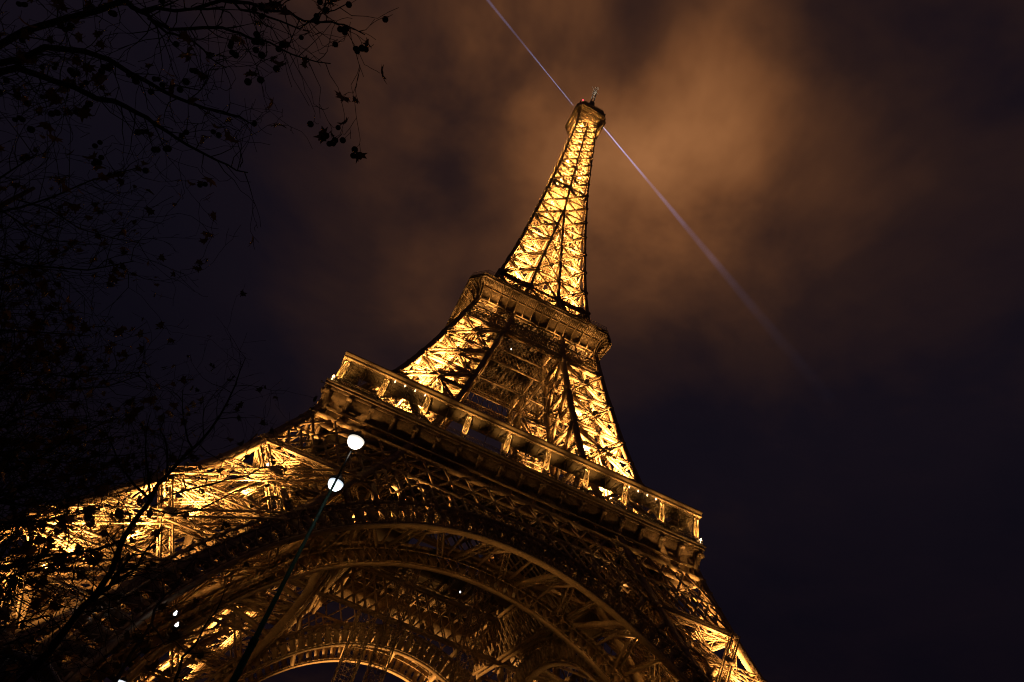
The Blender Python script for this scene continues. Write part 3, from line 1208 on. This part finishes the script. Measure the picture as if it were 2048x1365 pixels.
for z, e in SHAFT_LAMPS:
    if z < 165:
        r = (ow(z) + ig(z)) / 2
        for sx in (-1, 1):
            for sy in (-1, 1):
                floodlight_housing(V(sx * r, sy * r, z), tower)
                spot("floodlight_beam", (sx * r, sy * r, z), (sx * r * .9, sy * r * .9, z + 10), e * 2.2, tower, 140, .6)
    else:
        r = ow(z) * .45
        for sx, sy in ((-1, -1), (1, 1)) if int(z) % 2 else ((1, -1), (-1, 1)):
            floodlight_housing(V(sx * r, sy * r, z), tower)
            spot("floodlight_beam", (sx * r, sy * r, z), (sx * r * .9, sy * r * .9, z + 10), e * 2.4, tower, 140, .6)

# ---- third deck
m = MB()
prof = [(4.95, .3, 266.5), (5.6, .8, 269.0), (6.8, 1.9, 272.0), (7.9, 2.7, 273.9), (8.15, 2.83, 274.1)]
m.rings([octa(*p) for p in prof], True, False)
m.rings([octa(h - .1, c, z + .1) for h, c, z in prof], True, False)
m.rings([octa(8.15, 2.83, 274.1), octa(8.15, 2.83, 274.5), octa(7.95, 2.75, 274.55), octa(7.6, 2.7, 278.6), octa(7.75, 2.75, 278.7),
         octa(7.75, 2.75, 279.2), octa(7.0, 2.5, 279.3)], True, True)
deck3 = m.build("third_deck", M_IRON_DARK, tower)
m = MB()
for k in range(4):
    a = k * math.pi / 2
    c, s = round(math.cos(a)), round(math.sin(a))
    tr = lambda x, y, z: (c * x - s * y, s * x + c * y, z)
    for x in np.arange(-5.2, 5.3, .65):
        u = x / 5.3
        pts = [tr(u * 4.6, -4.95, 266.6), tr(u * 4.8, -5.65, 269), tr(u * 4.9, -6.85, 272), tr(u * 5.2, -8.1, 274)]
        for p, q in zip(pts[:-1], pts[1:]):
            m.bar(p, q, .14, .25, (c, s, 0))
    for y, z in ((-5.7, 268.9), (-6.9, 271.9), (-7.5, 273.1)):
        m.bar(tr(-5, y, z), tr(5, y, z), .14, .2)
m.build("bracket_rib", M_IRON, deck3)
m = MB()
o8 = octa(7.6, 2.7, 279.3)
for i in range(8):
    a, b = V(*o8[i]), V(*o8[(i + 1) % 8])
    L = np.linalg.norm(b - a)
    for u in np.arange(0, 1, .6 / L):
        m.bar(a + (b - a) * u, a * V(.93, .93, 1) + (b - a) * V(.93, .93, 1) * u + V(0, 0, 2.6), .05, .05, (0, 1, 0))
    for h in (.9, 1.8, 2.6):
        f = V(1 - .027 * h, 1 - .027 * h, 1)
        m.bar(a * f + V(0, 0, h), b * f + V(0, 0, h), .06, .06)
m.build("safety_cage", M_IRON_DARK, deck3)
m = MB()
m.rings([octa(5.2, 1.6, 279.3), octa(5.2, 1.6, 283.0), octa(5.6, 1.7, 283.1), octa(5.6, 1.7, 283.5), octa(3.2, 1.0, 285.0)])
m.rings([octa(2.6, .8, 285.0), octa(2.6, .8, 290), octa(3.1, .9, 290.1), octa(3.1, .9, 290.5), octa(1.6, .5, 294), octa(1.3, .4, 300.5)])
for k in range(26):
    a = rng.uniform(0, 2 * math.pi)
    r = rng.uniform(4.2, 6.6)
    h = rng.uniform(1.2, 3.4)
    x, y = r * math.cos(a), r * math.sin(a)
    m.bar((x, y, 279.3), (x, y, 281.2 + h), .12, .12)
    if k % 3 == 0:
        m.box(x - .35, x + .35, y - .3, y + .3, 280.6 + h, 281.9 + h)
for sx in (-1, 1):
    m.cyl((sx * 6.6, -5.6, 279.3), (sx * 6.6, -5.6, 282.6), .35, .3, 10)
    m.cyl((sx * 5.6, 5.6, 279.3), (sx * 5.6, 5.6, 282.2), .35, .3, 10)
m.build("roof_equipment", M_IRON_DARK, deck3)
m = MB()
for s in (-1, 1):
    m.truss((s * .85, 0, 298), (s * .6, 0, 319.5), (0, 1, 0), .5, .5, .14, .08, 1.0, True)
m.bar((0, 0, 314), (0, 0, 324), .22, .22)
for z, l in ((313.5, 1.5), (317.5, 2.6), (321.5, 1.2)):
    for a in np.arange(0, 2 * math.pi, math.pi / 2):
        p = V(math.cos(a + .4) * l, math.sin(a + .4) * l, z + l * .35)
        m.bar((0, 0, z), p, .09, .09)
        m.bar(p - V(0, 0, .5), p + V(0, 0, .6), .07, .07)
for z in np.arange(301, 319, 3):
    m.bar((-.75, 0, z), (.75, 0, z), .2, .2)
m.build("antenna_mast", M_PALE, deck3)
b = MB()
b.ball((-5.9, -6.6, 282.3), .32, 8, 6)
b.build("obstruction_lamp", M_RED, deck3)
for x, y in ((-1.5, -4.2), (1.4, -4.4), (3.8, -5.2), (4.8, -5.1)):
    b = MB()
    b.ball((x, y, 284.2), .20, 8, 6)
    b.build("roof_lamp", M_BULB_WARM if x > 2 else M_BULB_WHITE, deck3)
for s in (-1, 1):
    spot("mast_light", (s * 3.0, -3.5, 286), (0, 0, 312), 26000, deck3, 60, .6, (1.0, 0.86, 0.66), .2)
spot("cab_light", (0, -4.9, 262), (0, -7.5, 274), 2500, tower, 120, .7)
for k in range(4):
    a = k * math.pi / 2
    spot("bracket_light", (6.2 * math.sin(a), -6.2 * math.cos(a), 264.5), (7.2 * math.sin(a), -7.2 * math.cos(a), 274), 3200, tower, 120, .7)
for k in (0, 1, 3):
    a = k * math.pi / 2
    for x in (-14, -5, 5, 14) if k == 0 else (-10, 10):
        p = V(x * math.cos(a) + 17.4 * math.sin(a), x * math.sin(a) - 17.4 * math.cos(a), 109.2)
        q = V(x * math.cos(a) + 19.2 * math.sin(a), x * math.sin(a) - 19.2 * math.cos(a), 115)
        spot("cove_light", p, q, 1100, tower, 140, .7)

# small white service lamps
for p in ((-33.3, -52.9, 15.84), (-32.6, -53.4, 14.97), (-39.6, -53.8, 14.27), (-3.6, -8.7, 52.0), (5.4, 8.2, 52.0),
          (-35.6, -38.6, 38.8), (-2.6, -5.7, 111.0)):
    b = MB()
    b.ball((0, 0, 0), .14, 10, 6)
    b.cyl((0, 0, .1), (0, 0, .24), .06, .06, 8)
    b.build("service_lamp", M_BULB_WHITE, tower, p)

# lattice lift masts that stand between the legs
for x, y, h in ((-6.2, 6.5, 56.4), (9.6, 6.0, 56.4), (-12.0, 0.5, 40.0)):
    hm = empty("lift_mast", (x, y, 0))
    m = MB()
    for sx in (-1, 1):
        for sy in (-1, 1):
            m.bar((sx * 1.5, sy * 1.5, 0), (sx * 1.5, sy * 1.5, h), .22, .22, (0, 1, 0))
    for z in np.arange(0, h - 2, 2.0):
        for a, b in (((-1.5, -1.5), (1.5, -1.5)), ((1.5, -1.5), (1.5, 1.5)), ((1.5, 1.5), (-1.5, 1.5)), ((-1.5, 1.5), (-1.5, -1.5))):
            m.bar((*a, z), (*b, z), .10, .10)
            m.bar((*a, z), (*b, z + 2), .08, .08)
            m.bar((*b, z), (*a, z + 2), .08, .08)
    for q in (-.75, 0, .75):
        m.bar((q, -1.5, 0), (q, -1.5, h), .10, .10, (0, 1, 0))
    m.build("mast_frame", M_IRON, hm)
    m = MB()
    m.box(-1.9, 1.9, -1.9, 1.9, 0, .5)
    m.build("base_block", M_STONE, hm)
    where = {-6.2: "left", 9.6: "right", -12.0: "shorter"}[x]
    tag(hm, {"left": "tall brown lattice lift mast crossing the crown of the far arch",
             "right": "tall brown lattice lift mast beside the far arch, clear of its crown",
             "shorter": "shortest brown lattice lift mast, lower than the two tall ones under the arches"}[where], "lift mast",
        "lattice masts under the tower")

# ------------------------------------------------------------------ searchlight beams
def beam_volume(name, a, b, r0, half_deg, label, power, thin):
    a, b = Vector(a), Vector(b)
    L = (b - a).length
    m = MB()
    r1 = r0 + L * math.tan(math.radians(half_deg))
    m.rings([[(r * math.cos(q), r * math.sin(q), z) for q in np.linspace(0, 2 * math.pi, 25)[:-1]] for r, z in ((r0, 0.0), (r1, L))])
    mat = bpy.data.materials.new("misty_air")
    mat.use_nodes = True
    t = NT(mat.node_tree)
    for n in list(mat.node_tree.nodes):
        mat.node_tree.nodes.remove(n)
    out = t.node('ShaderNodeOutputMaterial')
    vs = t.node('ShaderNodeVolumeScatter')
    vs.inputs['Color'].default_value = (.85, .87, 1, 1)
    vs.inputs['Anisotropy'].default_value = 0.0
    tcn = t.node('ShaderNodeTexCoord')
    sepz = t.node('ShaderNodeSeparateXYZ')
    t.link(tcn.outputs['Object'], sepz.inputs[0])
    nz = t.node('ShaderNodeTexNoise')
    nz.inputs['Scale'].default_value = .035
    nz.inputs['Detail'].default_value = 3
    t.link(tcn.outputs['Object'], nz.inputs['Vector'])
    t.link(t.math('MULTIPLY', t.math('MULTIPLY', t.math('MAXIMUM', t.math('SUBTRACT', nz.outputs[0], .22), .04), .0085), t.math('EXPONENT', t.math('MULTIPLY', sepz.outputs[2], -1.0 / thin))), vs.inputs['Density'])
    t.link(vs.outputs[0], out.inputs['Volume'])
    o = m.build(name, mat)
    o.location = a
    o.rotation_euler = (b - a).to_track_quat('Z', 'Y').to_euler()
    tag(o, label, "searchlight beam", "searchlight beams from the tower top", "stuff")
    d = (b - a).normalized()
    mat.cycles.volume_sampling = 'EQUIANGULAR'
    spot("searchlight", a + d * .3, b, power, None, half_deg * 2 * .97, 1.0, (.50, .56, 1.0), .02)
    return o


B1 = (Vector((-64.62, -22.56, 290)) - Vector((-7.88, 1.12, 290))).normalized()
B2 = (Vector((168.7, 66.4, 290)) - Vector((12.97, 4.58, 290))).normalized()
L1 = Vector((-7.88, 1.12, 290)) - B1 * 1.5
L2 = Vector((12.97, 4.58, 290)) - B2 * 4.0
beam_volume("searchlight_beam", L1, L1 + B1 * 220, .12, 0.85,
            "narrow bluish white searchlight beam rising from the tower top to the upper edge", 3.2e7, 90)
beam_volume("searchlight_beam", L2, L2 + B2 * 235, .12, 1.55,
            "wider bluish searchlight beam falling away from the tower top, fading out", 2.8e7, 54)


# ------------------------------------------------------------------ street lamps
def luminaire(mat, r=.29):
    lens = MB()
    R = []
    for q, z in ((r * .25, -r * 1.0), (r * .62, -r * .84), (r * .88, -r * .5), (r, 0.0), (r * .97, .02)):
        R.append([(q * math.cos(a), q * math.sin(a), z) for a in np.linspace(0, 2 * math.pi, 41)[:-1]])
    lens.rings(R)
    cap = MB()
    R = []
    for q, z in ((r * 1.06, .021), (r * 1.06, .06), (r * .75, .16), (r * .3, .22), (r * .12, .32)):
        R.append([(q * math.cos(a), q * math.sin(a), z) for a in np.linspace(0, 2 * math.pi, 41)[:-1]])
    cap.rings(R)
    return lens, cap


lamp = empty("street_lamp", (-24.24, -99.75, 0))
tag(lamp, "slim green lamp post in front with a warm lamp above a cool one", "street lamp", "street lamps")
m = MB()
m.tube([(0, 0, 0), (0, 0, .9), (0, 0, 1.0), (0, 0, 5), (0, 0, 5.02), (0, 0, 9.1)], [.17, .15, .095, .075, .06, .035], 16)
m.cyl((0, 0, 5.0), (0, 0, 5.16), .085, .085, 16)
m.cyl((0, 0, 0), (0, 0, .25), .24, .24, 16)
m.build("post", M_GREEN, lamp)
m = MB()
m.tube([(0, 0, 9.101), (0, 0, 9.8), (0, .02, 10.2)], [.03, .027, .022], 12)  # upper post in black: its unlit look is put into the colour
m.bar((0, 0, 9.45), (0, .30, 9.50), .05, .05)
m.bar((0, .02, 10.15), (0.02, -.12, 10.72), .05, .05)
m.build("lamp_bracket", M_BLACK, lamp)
for mt, loc, r in ((M_LAMP_WARM, (.0, -.16, 10.42), .235), (M_LAMP_COOL, (.02, .28, 9.26), .205)):
    lens, cap = luminaire(mt, r)
    head = cap.build("lamp_head", M_BLACK, lamp, loc)
    tag(head, "warm white round lamp head" if r > .27 else "cool white round lamp head", None)
    lens.build("lamp_lens", mt, head, None, True)
lamp2 = empty("street_lamp", (-30.5, -70.4, 0))
tag(lamp2, "distant dark lamp post with two small white heads at the tower leg's foot", "street lamp", "street lamps")
m = MB()
m.tube([(0, 0, 0), (0, 0, 1), (0, 0, 7.7)], [.14, .08, .05], 10)
m.bar((-.7, 0, 7.6), (.7, 0, 7.6), .06, .06)
m.build("post", M_GREEN, lamp2)
for x, r in ((-.55, .24), (.55, .34)):
    lens, cap = luminaire(M_LAMP_COOL, r)
    head = cap.build("lamp_head", M_BLACK, lamp2, (x, 0, 7.72))
    lens.build("lamp_lens", M_LAMP_COOL, head)

# ------------------------------------------------------------------ kiosk with a ribbed metal roof
kx, ky = -28.6, -100.6
kiosk = empty("kiosk", (kx, ky, 0))
tag(kiosk, "small grey kiosk with ribbed metal roof panels below the leaning tree", "kiosk")
m = MB()
m.box(-1.5, 1.5, -1.2, 1.2, 0, 2.5)
m.build("kiosk_wall", M_KIOSK, kiosk)
m = MB()
m.box(-1.7, 1.7, -1.4, 1.4, 2.5, 2.62)
for x in np.arange(-1.66, 1.62, .12):
    m.box(x, x + .06, -1.44, 1.44, 2.56, 3.22)
m.box(-1.62, 1.62, -1.36, 1.36, 2.62, 3.2)
m.box(-1.75, 1.75, -1.5, 1.5, 3.225, 3.3)
m.build("kiosk_roof", M_KIOSK, kiosk)
m = MB()
m.box(-.45, .45, -1.24, -1.2, .1, 2.1)
m.build("kiosk_door", M_BLACK, kiosk)


# ------------------------------------------------------------------ trees
LEAF = [(0, 0), (.18, .06), (.46, -.08), (.36, .16), (.56, .34), (.30, .40), (.26, .56), (.10, .56), (0, .92),
        (-.10, .56), (-.26, .56), (-.30, .40), (-.56, .34), (-.36, .16), (-.46, -.08), (-.18, .06)]


def add_leaf(m, c, size, r):
    """a curled five-lobed plane leaf hanging from c"""
    d = unit(V(r.normal(0, .7), r.normal(0, .7), -1.0))
    s = unit(np.cross(d, r.normal(0, 1, 3)))
    n = np.cross(s, d)
    curl = r.uniform(.05, .55)
    vs = [V(*c) + size * (x * s + y * d + n * curl * (x * x * 1.6 + (y - .4) ** 2 * .6)) for x, y in LEAF]
    ctr = V(*c) + size * (.3 * d)
    k = len(vs)
    m.poly(vs + [ctr], [(i, (i + 1) % k, k) for i in range(k)])


def bend(pts, r, amp):
    out = [np.array(pts[0], float)]
    for a, b in zip(pts[:-1], pts[1:]):
        a, b = V(*a), V(*b)
        L = np.linalg.norm(b - a)
        mid = (a + b) / 2 + r.normal(0, amp * L, 3)
        out += [mid, b]
    return out


def grow(start, direction, length, rad, depth, br, lf, balls, r, opt):
    """a crooked twig with side shoots; leaves and seed balls near its tip"""
    n = max(3, int(length / opt['seg']))
    p = np.array(start, float)
    d = unit(np.array(direction, float))
    pts, rr = [p.copy()], [rad]
    for i in range(n):
        d = unit(d + r.normal(0, opt['wob'], 3) + V(0, 0, opt['lift']))
        p = p + d * length / n
        pts.append(p.copy())
        rr.append(max(rad * (1 - .75 * (i + 1) / n), opt['rmin']))
        if depth > 0 and i >= 1 and r.random() < opt['fork']:
            s = unit(np.cross(d, r.normal(0, 1, 3)))
            ang = r.uniform(.5, 1.0)
            grow(p, d * math.cos(ang) + s * math.sin(ang), length * r.uniform(.35, .65), rr[-1] * .72, depth - 1, br, lf, balls, r, opt)
        if depth <= 1 and r.random() < opt['leaf']:
            q = p + r.normal(0, .004, 3)
            add_leaf(lf, q, r.uniform(*opt['lsize']), r)
        if balls is not None and depth <= 1 and r.random() < opt['ball']:
            q = p - V(0, 0, r.uniform(.05, .14))
            balls.ball(q, .019 * r.uniform(.85, 1.15), 8, 6)
            br.tube([p, q], .0014, 3)
            if r.random() < .4:
                q2 = q - V(r.uniform(-.02, .02), r.uniform(-.02, .02), .035)
                balls.ball(q2, .018, 8, 6)
    br.tube(pts, rr, 3 if rad < .012 else 5)


def dress(limbs, radii, br, lf, balls, r, opt, every, reach, depth):
    """draw the main limbs and let twigs grow from them"""
    for L, (ra, rb) in zip(limbs, radii):
        P_ = bend(L, r, .05)
        n = len(P_)
        br.tube(P_, list(np.linspace(ra, rb, n)), 7)
        acc = 0
        for i in range(1, n):
            a, b = P_[i - 1], P_[i]
            seg = np.linalg.norm(b - a)
            acc += seg
            while acc > every:
                acc -= every
                p = b + (a - b) * (acc / max(seg, 1e-6))
                d = unit(b - a)
                s = unit(np.cross(d, r.normal(0, 1, 3)))
                grow(p, d * .55 + s, reach * r.uniform(.5, 1.2), min(opt['r0'], max(rb, (ra + (rb - ra) * i / n) * .5)), depth, br, lf, balls, r, opt)


def tree(name, label, group, base, trunk_pts, trunk_r, limbs, radii, opt, every, reach, depth, seed, bark, twig_mat, leaf_mat, with_balls):
    root = empty(name, base)
    tag(root, label, "tree", group)
    inv = V(*base)
    r = np.random.default_rng(seed)
    tm = MB()
    tm.tube([V(*p) - inv for p in trunk_pts], trunk_r, 14)
    tr = tm.build("trunk", bark, root, None, True)
    br, lf = MB(), MB()
    balls = MB() if with_balls else None
    dress([[V(*p) - inv for p in L] for L in limbs], radii, br, lf, balls, r, opt, every, reach, depth)
    cr = br.build("crown", twig_mat, root, None, True)
    if lf.v:
        o = lf.build("leaf", leaf_mat, cr)
        o['kind'] = 'stuff'
    if with_balls and balls.v:
        o = balls.build("seed_ball", M_BALL, cr, None, True)
        o['kind'] = 'stuff'
    return root


LIMB = {"A": [[[-28.2, -110.62, 5.43], [-27.45, -111.25, 5.45], [-26.89, -111.73, 5.4], [-26.32, -112.18, 5.29], [-26.18, -112.18, 5.25], [-26.09, -112.26, 5.23], [-25.82, -112.39, 5.22], [-25.65, -112.48, 5.24]],
 [[-26.18, -112.18, 5.25], [-26.02, -112.23, 5.12], [-25.9, -112.24, 5.07], [-25.77, -112.28, 5.05], [-25.63, -112.29, 5.01], [-25.52, -112.3, 4.94], [-25.44, -112.3, 4.93]],
 [[-26.1, -112.2, 5.19], [-25.83, -112.28, 5.14], [-25.62, -112.38, 5.19], [-25.49, -112.42, 5.16], [-25.35, -112.46, 5.13], [-25.19, -112.49, 5.09], [-25.06, -112.5, 5.1], [-24.9, -112.54, 5.12]],
 [[-25.82, -112.39, 5.22], [-25.49, -112.58, 5.25], [-25.26, -112.64, 5.27], [-25.15, -112.64, 5.25], [-25.0, -112.7, 5.29], [-24.92, -112.73, 5.27], [-24.78, -112.74, 5.26]],
 [[-28.2, -110.62, 5.43], [-27.45, -111.13, 5.34], [-26.91, -111.57, 5.26], [-26.52, -111.78, 5.14], [-26.19, -111.8, 5.12], [-25.99, -111.79, 5.12], [-25.78, -111.8, 5.12], [-25.56, -111.84, 5.14], [-25.45, -111.86, 5.15], [-25.34, -111.86, 5.13]],
 [[-28.2, -110.62, 5.43], [-27.44, -111.07, 5.3], [-26.89, -111.41, 5.15], [-26.51, -111.58, 5.0], [-26.21, -111.64, 4.98], [-26.05, -111.65, 4.96], [-25.93, -111.63, 4.96], [-25.77, -111.6, 4.96], [-25.57, -111.6, 4.94], [-25.39, -111.62, 4.92], [-25.23, -111.66, 4.89]],
 [[-25.3, -111.65, 4.92], [-25.28, -111.71, 4.91], [-25.34, -111.79, 4.95], [-25.36, -111.88, 4.94]],
 [[-25.72, -112.53, 5.35], [-25.57, -112.49, 5.29], [-25.38, -112.54, 5.28], [-25.18, -112.57, 5.27], [-25.07, -112.72, 5.27], [-24.96, -112.81, 5.35]],
 [[-25.99, -111.79, 5.12], [-25.88, -111.88, 5.12], [-25.71, -111.93, 5.12], [-25.66, -112.1, 5.13], [-25.56, -112.22, 5.13]]],
 "C": [[[-25.67, -107.08, 2.13], [-25.58, -107.3, 2.5], [-25.49, -107.53, 2.84], [-25.42, -107.68, 3.15], [-25.46, -107.91, 3.6], [-25.42, -108.12, 3.96], [-25.37, -108.33, 4.23], [-25.26, -108.53, 4.5], [-25.2, -108.75, 4.74], [-25.19, -109.0, 4.97], [-25.23, -109.16, 5.21]],
 [[-25.46, -107.91, 3.6], [-25.69, -107.72, 3.47], [-26.04, -107.59, 3.33], [-26.53, -107.29, 3.15]],
 [[-25.42, -107.68, 3.15], [-25.3, -107.99, 3.28], [-25.22, -108.22, 3.42], [-25.08, -108.31, 3.46]],
 [[-25.4, -107.66, 3.11], [-25.27, -107.88, 3.29], [-25.18, -107.99, 3.38], [-25.14, -108.24, 3.55], [-25.12, -108.37, 3.65]],
 [[-25.38, -108.23, 4.13], [-25.5, -108.42, 4.35], [-25.65, -108.52, 4.47], [-25.65, -108.68, 4.55]],
 [[-25.28, -108.5, 4.42], [-25.4, -108.68, 4.49], [-25.57, -108.97, 4.71]],
 [[-25.42, -108.12, 3.96], [-25.69, -108.34, 4.3], [-25.79, -108.6, 4.53]],
 [[-25.42, -108.12, 3.96], [-25.84, -108.21, 4.13], [-26.14, -108.41, 4.34]],
 [[-25.25, -108.22, 4.05], [-24.96, -108.43, 4.19], [-24.67, -108.56, 4.37], [-24.44, -108.71, 4.52], [-24.37, -108.78, 4.67]],
 [[-25.38, -108.09, 3.89], [-24.95, -108.24, 4.0], [-24.73, -108.4, 4.23], [-24.52, -108.55, 4.39]]],
 "D": [[[-24.64, -108.89, 2.06], [-24.61, -108.93, 2.42], [-24.59, -109.09, 2.79], [-24.61, -109.18, 2.97], [-24.57, -109.27, 3.14], [-24.54, -109.31, 3.28]],
 [[-24.59, -109.09, 2.79], [-24.42, -109.14, 2.69], [-24.37, -109.24, 2.7]],
 [[-24.61, -109.18, 2.97], [-24.7, -109.28, 3.07], [-24.75, -109.32, 3.19]],
 [[-24.61, -108.94, 2.52], [-24.54, -109.05, 2.64], [-24.43, -109.15, 2.7], [-24.39, -109.2, 2.72]]],
 "E": [[[-24.11, -109.44, 2.17], [-24.19, -109.48, 2.45], [-24.22, -109.56, 2.58], [-24.18, -109.62, 2.66], [-24.16, -109.72, 2.86], [-24.17, -109.8, 2.98]]]}

# plane tree whose limbs hang over the path
optA = dict(r0=.0045, seg=.08, wob=.28, lift=-.01, rmin=.0018, fork=.40, leaf=.085, lsize=(.05, .12), ball=.10)
tree("plane_tree", "overhanging plane tree with drooping seed balls and a few brown leaves", "bare trees by the path",
     (-31.2, -108.6, 0), [(-31.2, -108.6, 0), (-31.15, -108.65, .5), (-31.0, -108.8, 2.5), (-30.4, -109.2, 4.2), (-29.5, -109.8, 5.1), (-28.2, -110.62, 5.43)],
     [.42, .33, .27, .2, .12, .06], LIMB["A"],
     [(.028, .005), (.010, .003), (.011, .003), (.011, .003), (.026, .003), (.026, .004), (.004, .002), (.008, .003), (.005, .002)],
     optA, .055, .40, 3, 11, M_BARK, M_TWIG, M_LEAF, True)

# leaning young tree before the left leg
optC = dict(r0=.007, seg=.10, wob=.26, lift=.05, rmin=.0016, fork=.48, leaf=.10, lsize=(.04, .09), ball=0)
tree("leaning_tree", "bare tree with a thin dark leaning trunk, in front of the lit tower leg", "bare trees by the path",
     (-25.95, -106.55, 0), [(-25.95, -106.55, 0), (-25.9, -106.62, .4), (-25.8, -106.8, 1.2), (-25.67, -107.08, 2.13)], [.11, .08, .062, .054],
     LIMB["C"], [(.040, .003), (.016, .005), (.02, .004), (.016, .004), (.012, .003), (.010, .003), (.012, .003), (.014, .003), (.012, .003), (.010, .003)],
     optC, .075, .62, 3, 5, M_BARK, M_TWIG, M_LEAF_GREEN, False)
optD = dict(r0=.004, seg=.09, wob=.22, lift=.06, rmin=.0016, fork=.25, leaf=.12, lsize=(.04, .07), ball=0)
tree("sapling", "slender pale sapling with crooked grey shoots beside the leaning tree", "saplings by the path",
     (-24.66, -108.8, 0), [(-24.66, -108.8, 0), (-24.65, -108.84, 1), (-24.64, -108.89, 2.06)], [.028, .022, .016], LIMB["D"],
     [(.016, .004), (.007, .002), (.006, .002), (.007, .002)], optD, .22, .28, 1, 3, M_SAPLING, M_SAPLING, M_LEAF_GREEN, False)
tree("sapling", "slender dark sapling close to the green lamp post, with bare shoots", "saplings by the path",
     (-24.05, -109.4, 0), [(-24.05, -109.4, 0), (-24.08, -109.42, 1), (-24.11, -109.44, 2.17)], [.024, .019, .013], LIMB["E"],
     [(.013, .003)], optD, .16, .30, 1, 9, M_TWIG, M_TWIG, M_LEAF_GREEN, False)


# denser twiggy trees that close the left side
def bushy(name, label, base, height, spread, seed, leafy):
    r = np.random.default_rng(seed)
    b = V(*base)
    top = b + V(r.normal(0, .3), r.normal(0, .3), height * .8)
    trunk = [b, b + V(0, 0, .4), b + (top - b) * .35 + V(.1, .05, 0), b + (top - b) * .7, top]
    limbs, radii = [], []
    for i in range(30):
        u = .20 + .77 * (i + r.random()) / 30
        p = b + (top - b) * u
        a = i * 2.4 + r.uniform(-.4, .4)
        L = spread * (1.1 - .55 * u)
        q = p + V(math.cos(a) * L * .5, math.sin(a) * L * .5, .28 * L)
        e = p + V(math.cos(a) * L, math.sin(a) * L, .75 * L)
        limbs.append([p, q, e])
        radii.append((.07 * (1.15 - u), .008))
    opt = dict(r0=.014, seg=.22, wob=.24, lift=.04, rmin=.0040, fork=.47, leaf=leafy, lsize=(.11, .20), ball=0)
    return tree(name, label, "bare trees by the path", base, trunk, [.24, .19, .14, .08, .03], limbs, radii, opt, .13, 1.3, 3, seed, M_BARK, M_TWIG, M_LEAF, False)


bushy("twiggy_tree", "tallest dense twiggy tree, behind the plane tree limbs with seed balls", (-31.3, -105.9, 0), 11.5, 3.3, 21, .16)
bushy("twiggy_tree", "dense twiggy tree of middle height, farthest back towards the tower leg", (-30.0, -102.6, 0), 9.2, 3.1, 22, .17)
bushy("twiggy_tree", "lowest dense twiggy tree, just behind the leaning thin trunk", (-28.3, -105.2, 0), 6.3, 2.1, 23, .18)
